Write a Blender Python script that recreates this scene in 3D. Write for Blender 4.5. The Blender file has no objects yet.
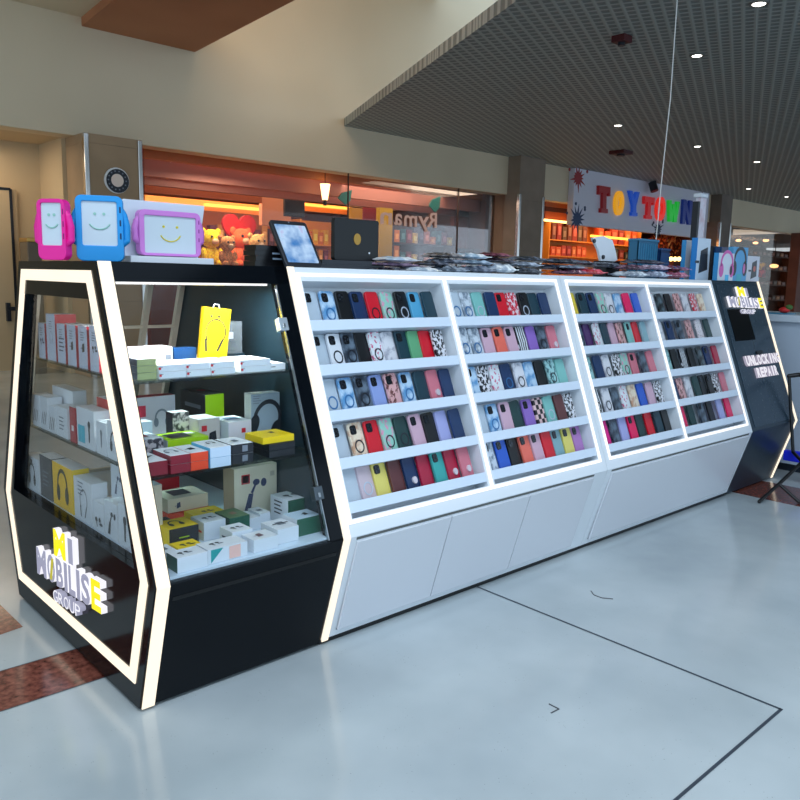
import bpy, math, random
from math import sin, cos, pi, radians
from mathutils import Vector, Matrix, Euler
random.seed(7)
scene = bpy.context.scene
COL = scene.collection

# ------------------------------------------------------------------ camera
CAM = Vector((-0.9235, -2.699, 1.3181)); ROT = Euler((1.4167, -0.022, -0.7418)); FPX = 782.23
cd = bpy.data.cameras.new('camera'); cam = bpy.data.objects.new('camera', cd); COL.objects.link(cam)
cam.location = CAM; cam.rotation_euler = ROT; cd.sensor_width = 36; cd.lens = 36 * FPX / 800; cd.clip_end = 200
scene.camera = cam
RM = ROT.to_matrix()
def ray(u, v): return RM @ Vector(((u - 400) / FPX, -(v - 400) / FPX, -1.0))
def at(u, v, y):
    r = ray(u, v); return CAM + r * ((y - CAM.y) / r.y)
def atx(u, v, x):
    r = ray(u, v); return CAM + r * ((x - CAM.x) / r.x)
def atz(u, v, z):
    r = ray(u, v); return CAM + r * ((z - CAM.z) / r.z)

# ------------------------------------------------------------------ materials
_m = {}
def lin(c): return tuple((x / 12.92 if x <= .04045 else ((x + .055) / 1.055) ** 2.4) for x in [k / 255 for k in c])
def nodes(name):
    m = bpy.data.materials.new(name); m.use_nodes = True
    nt = m.node_tree; b = nt.nodes['Principled BSDF']; return m, nt, b
def mat(rgb, rough=.5, metal=0., emit=0., spec=.5, coat=0.):
    k = (tuple(rgb), rough, metal, emit, spec, coat)
    if k in _m: return _m[k]
    m, nt, b = nodes('surface'); c = lin(rgb) + (1,)
    b.inputs['Base Color'].default_value = c; b.inputs['Roughness'].default_value = rough
    b.inputs['Metallic'].default_value = metal; b.inputs['Specular IOR Level'].default_value = spec
    b.inputs['Coat Weight'].default_value = coat
    if emit:
        b.inputs['Emission Color'].default_value = c; b.inputs['Emission Strength'].default_value = emit; b.inputs['Base Color'].default_value = tuple(k_ * .25 for k_ in c[:3]) + (1,)
    else:
        # faint procedural variation of gloss
        n = nt.nodes.new('ShaderNodeTexNoise'); n.inputs['Scale'].default_value = 40
        r = nt.nodes.new('ShaderNodeMapRange'); r.inputs['To Min'].default_value = max(0, rough - .04); r.inputs['To Max'].default_value = min(1, rough + .04)
        nt.links.new(n.outputs['Fac'], r.inputs['Value']); nt.links.new(r.outputs['Result'], b.inputs['Roughness'])
    _m[k] = m; return m
def pat(c1, c2, scale=60, kind='noise', c3=None, lo=.45, hi=.55, rough=.3, detail=2):
    k = ('pat', tuple(c1), tuple(c2), scale, kind, c3, lo, hi, rough)
    if k in _m: return _m[k]
    m, nt, b = nodes('printed_surface')
    tc = nt.nodes.new('ShaderNodeTexCoord')
    if kind == 'noise':
        t = nt.nodes.new('ShaderNodeTexNoise'); t.inputs['Detail'].default_value = detail; out = t.outputs['Fac']
    elif kind == 'cell':
        t = nt.nodes.new('ShaderNodeTexVoronoi'); out = t.outputs['Distance']
    elif kind == 'check':
        t = nt.nodes.new('ShaderNodeTexChecker'); out = t.outputs['Fac']
    else:
        t = nt.nodes.new('ShaderNodeTexWave'); t.inputs['Distortion'].default_value = 3; out = t.outputs['Fac']
    t.inputs['Scale'].default_value = scale
    nt.links.new(tc.outputs['Object'], t.inputs['Vector'])
    r = nt.nodes.new('ShaderNodeValToRGB'); e = r.color_ramp.elements
    e[0].position = lo; e[0].color = lin(c1) + (1,); e[1].position = hi; e[1].color = lin(c2) + (1,)
    if c3: x = e.new(min(.99, hi + .1)); x.color = lin(c3) + (1,)
    nt.links.new(out, r.inputs['Fac']); nt.links.new(r.outputs['Color'], b.inputs['Base Color'])
    b.inputs['Roughness'].default_value = rough
    _m[k] = m; return m
def clear(rgb, alpha=.4, rough=.15):
    k = ('clr', tuple(rgb), alpha)
    if k in _m: return _m[k]
    m, nt, b = nodes('clear_plastic'); b.inputs['Base Color'].default_value = lin(rgb) + (1,)
    b.inputs['Alpha'].default_value = alpha; b.inputs['Roughness'].default_value = rough
    _m[k] = m; return m
def glass_mat(name='pane_glass', tint=(.93, .97, .96), refl=.5):
    m = bpy.data.materials.new(name); m.use_nodes = True; nt = m.node_tree; nt.nodes.clear()
    o = nt.nodes.new('ShaderNodeOutputMaterial'); mx = nt.nodes.new('ShaderNodeMixShader')
    tr = nt.nodes.new('ShaderNodeBsdfTransparent'); gl = nt.nodes.new('ShaderNodeBsdfGlossy')
    fr = nt.nodes.new('ShaderNodeFresnel'); mu = nt.nodes.new('ShaderNodeMath'); mu.operation = 'MULTIPLY'
    fr.inputs['IOR'].default_value = 1.45; mu.inputs[1].default_value = refl
    tr.inputs['Color'].default_value = tint + (1,); gl.inputs['Roughness'].default_value = .02
    nt.links.new(fr.outputs[0], mu.inputs[0]); nt.links.new(mu.outputs[0], mx.inputs[0])
    nt.links.new(tr.outputs[0], mx.inputs[1]); nt.links.new(gl.outputs[0], mx.inputs[2]); nt.links.new(mx.outputs[0], o.inputs[0])
    return m
SHGL = glass_mat('shelf_glass', (.84, .94, .93), .9)
GLASS = glass_mat(tint=(.985, .995, .99), refl=.26)
SHOPGLASS = glass_mat('shopfront_glass', (.97, .93, .92), .45)
BLACK = mat((5, 9, 15), .13, 0, 0, .17)
BLACKM = mat((14, 15, 18), .45)
NAVYBLACK = mat((30, 48, 60), .34, 0, 0, .4)
WHITE = mat((226, 231, 236), .3)
SHELFW = mat((214, 226, 240), .35)
LED = mat((255, 240, 216), .5, 0, .98)
LEDC = mat((250, 247, 245), .5, 0, 1.1)
CHROME = mat((200, 195, 190), .2, 1)
STEEL = mat((170, 175, 180), .3, 1)

# ------------------------------------------------------------------ mesh builder
class MB:
    def __init__(s): s.v = []; s.f = []; s.m = []; s.sm = []; s.mats = []
    def mi(s, m):
        if m not in s.mats: s.mats.append(m)
        return s.mats.index(m)
    def add(s, vs, fs, m, smooth=False):
        b = len(s.v); s.v += [tuple(x) for x in vs]; k = s.mi(m)
        for f in fs: s.f.append([b + i for i in f]); s.m.append(k); s.sm.append(smooth)
        return s
    def box(s, a, b, m, fm=None):
        x0, y0, z0 = [min(p, q) for p, q in zip(a, b)]; x1, y1, z1 = [max(p, q) for p, q in zip(a, b)]
        vs = [(x0,y0,z0),(x1,y0,z0),(x1,y1,z0),(x0,y1,z0),(x0,y0,z1),(x1,y0,z1),(x1,y1,z1),(x0,y1,z1)]
        names = ['bottom','top','front','right','back','left']
        fs = [(0,3,2,1),(4,5,6,7),(0,1,5,4),(1,2,6,5),(2,3,7,6),(3,0,4,7)]
        for n, f in zip(names, fs): 
            b0 = len(s.v) if n == 'bottom' else b0
            if n == 'bottom': s.v += vs
            s.f.append([b0 + i for i in f]); s.m.append(s.mi((fm or {}).get(n, m))); s.sm.append(False)
        return s
    def prism(s, pts, d0, d1, m, T=None, endm=None):
        """pts: 2D outline; extruded along third axis; T maps (a,b,c)->xyz"""
        T = T or (lambda a, b, c: (a, b, c)); n = len(pts)
        area = sum(pts[i][0] * pts[(i+1) % n][1] - pts[(i+1) % n][0] * pts[i][1] for i in range(n))
        if area < 0: pts = pts[::-1]
        vs = [T(a, b, d0) for a, b in pts] + [T(a, b, d1) for a, b in pts]
        fs = [tuple(range(n))[::-1], tuple(range(n, 2 * n))] + [(i, (i+1) % n, n + (i+1) % n, n + i) for i in range(n)]
        return s.add(vs, fs, m)
    def cyl(s, p, q, r, m, n=12, r2=None):
        p = Vector(p); q = Vector(q); d = (q - p).normalized(); a = d.orthogonal().normalized(); b = d.cross(a); r2 = r if r2 is None else r2
        vs = [p + (a * cos(2*pi*i/n) + b * sin(2*pi*i/n)) * r for i in range(n)] + [q + (a * cos(2*pi*i/n) + b * sin(2*pi*i/n)) * r2 for i in range(n)]
        base = len(s.v)
        s.add(vs, [(i, (i+1) % n, n + (i+1) % n, n + i) for i in range(n)], m, True)
        s.add(vs, [tuple(range(n))[::-1], tuple(range(n, 2*n))], m)
        return s
    def tube(s, pts, r, m, n=8):
        for i in range(len(pts) - 1): s.cyl(pts[i], pts[i+1], r, m, n)
        return s
    def ball(s, c, r, m, n=12, k=8):
        c = Vector(c); r = Vector(r) if hasattr(r, '__len__') else Vector((r, r, r)); vs = [c + Vector((0, 0, -r.z))]
        for j in range(1, k):
            t = -pi/2 + pi*j/k
            for i in range(n): vs.append(c + Vector((r.x*cos(t)*cos(2*pi*i/n), r.y*cos(t)*sin(2*pi*i/n), r.z*sin(t))))
        vs.append(c + Vector((0, 0, r.z))); L = len(vs) - 1
        fs = [(0, 1 + (i+1) % n, 1 + i) for i in range(n)]
        for j in range(k - 2):
            for i in range(n): a = 1 + j*n; fs.append((a+i, a+(i+1) % n, a+n+(i+1) % n, a+n+i))
        fs += [(L, L - n + i, L - n + (i+1) % n) for i in range(n)]
        return s.add(vs, fs, m, True)
    def build(s, name, parent=None, bevel=0, loc=None, rz=0):
        me = bpy.data.meshes.new(name); me.from_pydata([tuple(v) for v in s.v], [], s.f)
        for m in s.mats: me.materials.append(m)
        for p, k, q in zip(me.polygons, s.m, s.sm): p.material_index = k; p.use_smooth = q
        me.validate(); me.update()
        o = bpy.data.objects.new(name, me); COL.objects.link(o)
        if parent is not None: o.parent = parent
        if loc is not None: o.location = loc
        o.rotation_euler.z = rz
        if bevel:
            b = o.modifiers.new('bevel', 'BEVEL'); b.width = bevel; b.segments = 2; b.limit_method = 'ANGLE'; b.angle_limit = radians(40)
        return o
def tag(o, label, cat, group=None):
    o['label'] = label; o['category'] = cat
    if group: o['group'] = group
    return o
def thing(name, label, cat, loc=(0, 0, 0), rz=0, group=None):
    o = bpy.data.objects.new(name, None); COL.objects.link(o); o.location = loc; o.rotation_euler.z = rz; o.empty_display_size = .05
    return tag(o, label, cat, group)
def struct(o): o['kind'] = 'structure'; return o
def rrect(w, h, r, n=4, cx=0, cy=0):
    P = []
    for sx, sy, a0 in ((1, 1, 0), (-1, 1, 90), (-1, -1, 180), (1, -1, 270)):
        for i in range(n + 1):
            a = radians(a0 + 90 * i / n); P.append((cx + sx * (w/2 - r) + r * cos(a), cy + sy * (h/2 - r) + r * sin(a)))
    return P
def ringfaces(mb, outer, inner, d0, d1, m, T):
    n = len(outer); vs = [T(a, b, d0) for a, b in outer] + [T(a, b, d0) for a, b in inner] + [T(a, b, d1) for a, b in outer] + [T(a, b, d1) for a, b in inner]
    fs = []
    for i in range(n):
        j = (i + 1) % n
        fs += [(i, j, n + j, n + i), (2*n + i, 3*n + i, 3*n + j, 2*n + j), (i, 2*n + i, 2*n + j, j), (n + i, n + j, 3*n + j, 3*n + i)]
    mb.add(vs, fs, m)
def inset(pts, ds):
    """pts CCW; ds distance per edge i->i+1"""
    n = len(pts); L = []
    for i in range(n):
        a = Vector(pts[i]); b = Vector(pts[(i+1) % n]); d = (b - a).normalized(); nrm = Vector((-d.y, d.x)); L.append((a + nrm * ds[i], d))
    out = []
    for i in range(n):
        p, d = L[i-1]; q, e = L[i]; den = d.x * e.y - d.y * e.x
        t = ((q.x - p.x) * e.y - (q.y - p.y) * e.x) / den; out.append((p.x + d.x * t, p.y + d.y * t))
    return out
ORD = ['first', 'second', 'third', 'fourth', 'fifth', 'sixth', 'seventh', 'eighth', 'ninth', 'tenth', 'eleventh', 'twelfth']

# text letters as meshes
def glyph(ch, bold=.0):
    cu = bpy.data.curves.new('letter', 'FONT'); cu.body = ch; cu.size = 1; cu.offset = bold; cu.extrude = .5; cu.resolution_u = 3
    o = bpy.data.objects.new('tmp', cu); COL.objects.link(o); dg = bpy.context.evaluated_depsgraph_get(); dg.update()
    me = bpy.data.meshes.new_from_object(o.evaluated_get(dg)); bpy.data.objects.remove(o)
    V = [tuple(v.co) for v in me.vertices]; F = [tuple(p.vertices) for p in me.polygons]; bpy.data.meshes.remove(me)
    x0 = min(v[0] for v in V); x1 = max(v[0] for v in V); y0 = min(v[1] for v in V); y1 = max(v[1] for v in V)
    return V, F, x0, x1, y0, y1
_g = {}
def letter(ch, a0, a1, b0, b1, depth, T, m, parent, bold=.03, name='letter', side=None, shear=0):
    if (ch, bold) not in _g: _g[(ch, bold)] = glyph(ch, bold)
    V, F, x0, x1, y0, y1 = _g[(ch, bold)]
    def q(v):
        a = a0 + (v[0] - x0) / (x1 - x0) * (a1 - a0); b = b0 + (v[1] - y0) / (y1 - y0) * (b1 - b0) + shear * (a - a0)
        return T(a, b, (v[2] + .5) * depth)
    mb = MB(); vs = [q(v) for v in V]
    for f in F:
        zs = [V[i][2] for i in f]; flat = max(zs) - min(zs) < .1 and zs[0] > 0
        mb.add([], [], m)
    base = 0; mb.v = vs
    for f in F:
        zs = [V[i][2] for i in f]; flat = max(zs) - min(zs) < .1 and zs[0] > 0
        mb.f.append(list(f)); mb.m.append(mb.mi(m if flat or side is None else side)); mb.sm.append(False)
    return mb.build(name, parent)

# ------------------------------------------------------------------ kiosk section
H = 1.35; KY = .6934; TY = .3508; BY = .5639; KZ = .4335
AL = math.atan((KY - TY) / (H - KZ)); SA, CA = sin(AL), cos(AL); LV = (H - KZ) / CA
def S(x, v, w): return (x, -KY + v * SA - w * CA, KZ + v * CA + w * SA)      # on the sloped upper front
AL2 = math.atan((KY - BY) / KZ); S2a, C2a = sin(AL2), cos(AL2); LV2 = KZ / C2a
def S2(x, v, w): return (x, -KY + v * S2a - w * C2a, KZ - v * C2a - w * S2a)  # lower front, v downwards
def sbox(mb, x0, x1, v0, v1, w0, w1, m, F=S):
    P = [F(x, v, w) for w in (w0, w1) for x, v in ((x0, v0), (x1, v0), (x1, v1), (x0, v1))]
    mb.add(P, [(0,3,2,1),(4,5,6,7),(0,1,5,4),(1,2,6,5),(2,3,7,6),(3,0,4,7)], m)
def zy(a, b, c): return (c, a, b)       # outline (y,z) extruded in x
HEX = [(-BY, 0.0), (BY, 0.0), (KY, KZ), (TY, H), (-TY, H), (-KY, KZ)]
HEXP = [(-BY, .012), (BY, .012), (KY, KZ), (TY, H), (-TY, H), (-KY, KZ)]

def halfY(z): return KY - (z - KZ) * (KY - TY) / (H - KZ)
# ================================================================== glass display cabinet
gc = thing('display_cabinet', 'black glass fronted display cabinet with lit edges at the near end of the counter', 'cabinet', (.34, 0, 0))
def P(mb, name, parent=gc, off=(-.34, 0, 0), bevel=0):
    o = mb.build(name, parent, bevel, loc=off); return o
X1 = .68
# end slab with an opening for the end pane
op = [(-halfY(.455) + .125, .455), (halfY(.455) - .125, .455), (halfY(1.235) - .07, 1.235), (-halfY(1.235) + .07, 1.235)]
mb = MB()
outer = HEXP; xx0, xx1 = 0, .05
quads = [[outer[0], outer[1], outer[2], op[1], op[0], outer[5]], [outer[2], outer[3], op[2], op[1]], [outer[3], outer[4], op[3], op[2]], [outer[4], outer[5], op[0], op[3]]]
for q in quads: mb.prism(q, xx0, xx1, BLACK, zy)
P(mb, 'end_frame')
mb = MB(); ringfaces(mb, inset(HEXP, [.075, .04, .04, .028, .04, .04]), inset(HEXP, [.112, .083, .083, .066, .083, .083]), -.004, .001, LED, zy); P(mb, 'led_strip')
mb = MB(); sbox(mb, .006, .046, -.004, LV - .001, 0, .004, LED); sbox(mb, .006, .046, 0, LV2 - .012, 0, .004, LED, S2); P(mb, 'led_strip')
mb = MB(); mb.prism([(y * 1.01, z) for y, z in op], .02, .026, GLASS, zy); P(mb, 'glass_pane')
# thin bright seam down each jamb and the second upright beside the white racks
mb = MB(); q = [(-KY + .1, .44), (KY - .02, .44), (TY, 1.29), (-TY, 1.29)]
mb.prism([(-KY + .006, .44), (KY - .006, .44), (TY + .02, 1.29), (-TY - .02, 1.29)], .622, .64, mat((28, 52, 62), .25)); mb = MB()
mb.prism([(-halfY(.44) + .004, .44), (halfY(.44) - .004, .44), (halfY(1.3) - .004, 1.3), (-halfY(1.3) + .004, 1.3)], .655, .678, mat((26, 48, 58), .3), zy); P(mb, 'partition')
mb = MB(); sbox(mb, .628, .679, 0, LV, -.04, 0, BLACK); P(mb, 'stile')
# black top and skirt
mb = MB(); mb.prism([(-halfY(1.29), 1.29), (halfY(1.29), 1.29), (TY, H), (-TY, H)], .05, X1, BLACK, zy); P(mb, 'top_panel')
mb = MB(); mb.prism([(-BY, .012), (BY, .012), (KY, KZ), (halfY(.44), .44), (-halfY(.44), .44), (-KY, KZ)], .05, X1, BLACK, zy); P(mb, 'base_panel')
mb = MB(); sbox(mb, .06, .66, .045, .058, -.001, .0015, mat((2, 3, 4), .7), S2); P(mb, 'finger_groove')
mb = MB(); mb.box((.03, -BY + .03, 0), (X1, BY - .03, .014), BLACKM); P(mb, 'toe_kick')
mb = MB(); mb.box((.052, -halfY(.455) + .012, .441), (.65, halfY(.455) - .012, .449), mat((205, 222, 238), .3)); P(mb, 'display_floor')
for z in (.715, .988):
    mb = MB(); mb.box((.052, -halfY(z) + .02, z), (.652, halfY(z) - .02, z + .008), SHGL); P(mb, 'glass_shelf')
mb = MB(); sbox(mb, .052, .628, .008, LV - .068, -.012, -.006, GLASS); P(mb, 'glass_pane')
mb = MB(); sbox(mb, .622, .626, .01, LV - .068, -.014, -.003, STEEL); P(mb, 'pane_edge')
mb = MB(); mb.box((.06, -TY + .0, 1.282), (.60, -TY + .02, 1.29), LEDC); P(mb, 'light_bar')
for v, hm in ((.745, mat((200, 210, 218), .3, .6)), (.15, mat((92, 100, 106), .3, .8))):
    mb = MB(); sbox(mb, .598, .634, v, v + .046, -.02, .006, hm); sbox(mb, .61, .62, v + .008, v + .024, .006, .010, STEEL); P(mb, 'hinge', bevel=.002)
# rear sliding doors, seen through the glass
mb = MB()
for a in (.055, .49, .63): mb.prism([(halfY(.45) - .03, .45), (halfY(.45) - .005, .45), (halfY(1.29) - .005, 1.29), (halfY(1.29) - .03, 1.29)], a, a + .022, mat((215, 205, 185), .4), zy)
for z in (.45, 1.09): mb.box((.06, halfY(z) - .03, z), (.64, halfY(z) - .01, z + .012), mat((215, 205, 185), .4))
P(mb, 'rear_door_frame')
# logo on the end
TE = lambda a, b, c: (-c, -a, b)       # a to the right (-Y), out of the end face
LW = mat((196, 196, 222), .4, 0, .45); LWS = mat((250, 248, 255), .4, 0, .8); LY = mat((226, 214, 60), .4, 0, .5); LYS = mat((255, 240, 20), .4, 0, .8)
def logo(T, parent, a0, W, z0, h, shear, dp, off):
    def lt(ch, fa0, fa1, fb0, fb1, m, s=LWS, bold=.035):
        o = letter(ch, a0 + fa0 * W, a0 + fa1 * W, z0 + fb0 * h + shear * fa0 * W, z0 + fb1 * h + shear * fa0 * W, dp, T, m, parent, bold, 'letter', s, shear); o.location = off
    lt('M', .32, .51, 1.06, 2.0, LYS, LWS, .04); lt('I', .55, .62, 1.06, 1.92, LW)
    wd = [.17, .13, .11, .05, .10, .05, .12, .13]; x = 0.0
    for ch, w in zip('MOBILISE', wd):
        lt(ch, x, x + w, 0, 1.0, LYS if ch == 'E' else LW, LWS); x += w + .02
    o = MB(); o.prism([(a0 + W * (.235), z0 + shear*W*.23 + h * .12), (a0 + W * .265, z0 + shear*W*.23 + h * .12), (a0 + W * .305, z0 + shear*W*.23 + h * .92), (a0 + W * .275, z0 + shear*W*.23 + h * .92)], dp, dp + .002, LY, T); o.build('yellow_slash', parent, loc=off)
    x = .27
    for ch in 'GROUP': lt(ch, x, x + .075, -.62, -.20, LWS, LW, .0); x += .088
logo(TE, gc, -.258, .605, .200, .105, .076, .02, (-.34, 0, 0))

# ================================================================== white phone case racks
ROWV = [.7405, .575, .407, .236, .080]       # shelf heights along the slope, top row first
def rack(name, label, x0, x1, doors, mid):
    t = thing(name, label, 'display rack', ((x0 + x1) / 2, 0, 0), 0, 'white racks of phone cases'); off = (-(x0 + x1) / 2, 0, 0)
    def B(mb, n, bevel=0): return mb.build(n, t, bevel, loc=off)
    D = .075
    prof = [(S(0, v, w)[1], S(0, v, w)[2]) for v, w in ((0, 0), (.062, 0), (.062, -D), (LV - .052, -D), (LV - .052, 0), (LV, 0))]
    body = [(-BY - .002, .022), (BY, .022), (KY, KZ), (TY, H)] + prof[::-1]
    mb = MB(); mb.prism(body, x0, x1, WHITE, zy); B(mb, 'carcass')
    mb = MB(); mb.box((x0 + .002, -BY + .008, 0), (x1 - .002, BY - .03, .0225), BLACKM); B(mb, 'toe_kick')
    for a, b in ((x0, x0 + .055), (x1 - .055, x1)): mb = MB(); sbox(mb, a, b, .062, LV - .052, -D, 0, WHITE); B(mb, 'side_stile')
    mb = MB(); sbox(mb, mid - .022, mid + .022, .062, LV - .052, -D, 0, WHITE); B(mb, 'centre_stile')
    # lighting
    strips = [(x0 + .034, x1 - .034, .045, .057), (x0 + .034, x1 - .034, LV - .034, LV - .022), (x0 + .034, x0 + .048, .057, LV - .034), (x1 - .048, x1 - .034, .057, LV - .034), (mid - .008, mid + .008, .057, LV - .034)]
    for a, b, c, d in strips: mb = MB(); sbox(mb, a, b, c, d, -.001, .0035, LEDC); B(mb, 'led_strip')
    for bx0, bx1 in ((x0 + .055, mid - .022), (mid + .022, x1 - .055)):
        for v in ROWV:
            mb = MB(); sbox(mb, bx0, bx1, v, v + .006, -D, -.006, SHELFW); sbox(mb, bx0, bx1, v, v + .040, -.006, 0, SHELFW); B(mb, 'case_shelf', .0015)
    # lower doors
    lo, hi = .012, LV2 - .055
    for a, b in doors:
        mb = MB(); sbox(mb, a + .003, b - .003, lo + .008, hi, 0, .008, mat((218, 220, 226), .14), S2); B(mb, 'cupboard_door', .001)
    mb = MB(); sbox(mb, doors[0][0], doors[-1][1], .004, .014, -.004, .0015, mat((92, 94, 90), .5), S2); B(mb, 'finger_groove')
    mb = MB(); sbox(mb, doors[0][0], doors[-1][1], hi, hi + .003, -.001, .001, mat((70, 85, 105), .6), S2); B(mb, 'door_gap')
    return t
r1 = rack('phone_case_rack', 'white lit rack of phone cases joined to the black glass cabinet, three doors below', .68, 2.29, [(.74, 1.215), (1.215, 1.70), (1.70, 2.18)], 1.468)
mb = MB(); sbox(mb, .6805, .708, -.002, LV, 0, .005, LED); sbox(mb, .6805, .708, 0, LV2 - .02, 0, .005, LED, S2); mb.build('led_strip', r1, loc=(-(.68 + 2.29) / 2, 0, 0))
r2 = rack('phone_case_rack', 'white lit rack of phone cases next to the black end cabinet, single wide door below', 2.292, 3.885, [(2.33, 3.84)], 3.086)

# ================================================================== black end cabinet
ec = thing('service_cabinet', 'black sloping cabinet with dark screen and white lettering at the far counter end', 'cabinet', (4.23, 0, 0)); eo = (-4.23, 0, 0)
mb = MB(); mb.prism(HEXP, 3.887, 4.575, NAVYBLACK, zy); mb.build('body', ec, loc=eo)
mb = MB(); mb.box((3.9, -BY + .03, 0), (4.56, BY - .03, .013), BLACKM); mb.build('toe_kick', ec, loc=eo)
mb = MB(); sbox(mb, 4.545, 4.573, -.002, LV, 0, .004, LED); sbox(mb, 4.545, 4.573, 0, LV2 - .013, 0, .004, LED, S2); mb.build('led_strip', ec, loc=eo)
mb = MB(); sbox(mb, 3.93, 4.53, .02, LV - .02, 0, .003, mat((42, 60, 74), .26, 0, 0, .4)); mb.build('sloped_panel', ec, loc=eo)
TS = lambda a, b, c: S(a, b, c + .003)
mb = MB(); sbox(mb, 3.985, 4.27, .575, .785, .003, .006, mat((1, 1, 2), .4, 0, 0, .05)); mb.build('screen', ec, loc=eo, bevel=.001)
logo(TS, ec, 4.02, .49, .80, .070, -.03, .014, eo)
SW = mat((250, 244, 250), .4, 0, .7); SWS = mat((215, 205, 225), .4, 0, .4)
def row(word, a0, a1, b0, b1):
    w = (a1 - a0) / len(word)
    for i, ch in enumerate(word):
        o = letter(ch, a0 + i * w + (w * .3 if ch in 'I' else w * .04), a0 + (i + 1) * w - (w * .3 if ch in 'I' else w * .04), b0, b1, .014, TS, SW, ec, .05, 'letter', SWS); o.location = eo
row('UNLOCKING', 4.02, 4.53, .405, .472); row('REPAIR', 4.13, 4.45, .322, .388)
mb = MB(); mb.prism([(4.27 + .05 * cos(a), .488 + .012 * sin(a)) for a in [2*pi*i/16 for i in range(16)]], .003, .012, mat((10, 10, 14), .4), S); mb.build('badge', ec, loc=eo)

# ================================================================== phone cases
CW, CHH, CT = .0745, .155, .010
def case_body():
    m = MB(); o = rrect(CW, CHH, .011, 3); T = lambda a, b, c: (a, b, c)
    n = len(o); i1 = rrect(CW - .003, CHH - .003, .0098, 3)
    vs = [(a, b, 0) for a, b in o] + [(a, b, CT - .0015) for a, b in o] + [(a, b, CT) for a, b in i1]
    fs = [tuple(range(n))[::-1], tuple(range(2*n, 3*n))]
    for k in (0, 1): fs += [(k*n + i, k*n + (i+1) % n, (k+1)*n + (i+1) % n, (k+1)*n + i) for i in range(n)]
    me = bpy.data.meshes.new('phone_case'); me.from_pydata(vs, [], fs); me.materials.append(None); me.update(); return me
def cam_bump():
    mb = MB(); K = mat((16, 18, 24), .2); mb.prism(rrect(.032, .034, .008, 3, -.015, .051), CT - .0005, CT + .002, K)
    for a, b in ((-.022, .059), (-.022, .044), (-.008, .0515)): mb.cyl((a, b, CT + .002), (a, b, CT + .0035), .0055, mat((60, 66, 76), .1, .6), 10)
    o = mb.build('camera_bump'); me = o.data; bpy.data.objects.remove(o); return me
def ring_mesh():
    mb = MB(); n = 20
    ringfaces(mb, [(.025*cos(2*pi*i/n), -.012 + .025*sin(2*pi*i/n)) for i in range(n)], [(.0195*cos(2*pi*i/n), -.012 + .0195*sin(2*pi*i/n)) for i in range(n)], CT - .0004, CT + .0012, None, lambda a, b, c: (a, b, c))
    mb.add([(-.002, -.058, CT + .0006), (.002, -.058, CT + .0006), (.002, -.04, CT + .0006), (-.002, -.04, CT + .0006)], [(0, 1, 2, 3)], None)
    mb.mats = []; o = mb.build('magnet_ring'); me = o.data; me.materials.append(None); bpy.data.objects.remove(o); return me
def grip_mesh():
    mb = MB(); mb.cyl((.006, -.018, CT), (.006, -.018, CT + .006), .014, mat((225, 215, 222), .25, .3), 14); o = mb.build('finger_grip'); me = o.data; bpy.data.objects.remove(o); return me
BODY, BUMP, RING, GRIP = case_body(), cam_bump(), ring_mesh(), grip_mesh()
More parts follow.
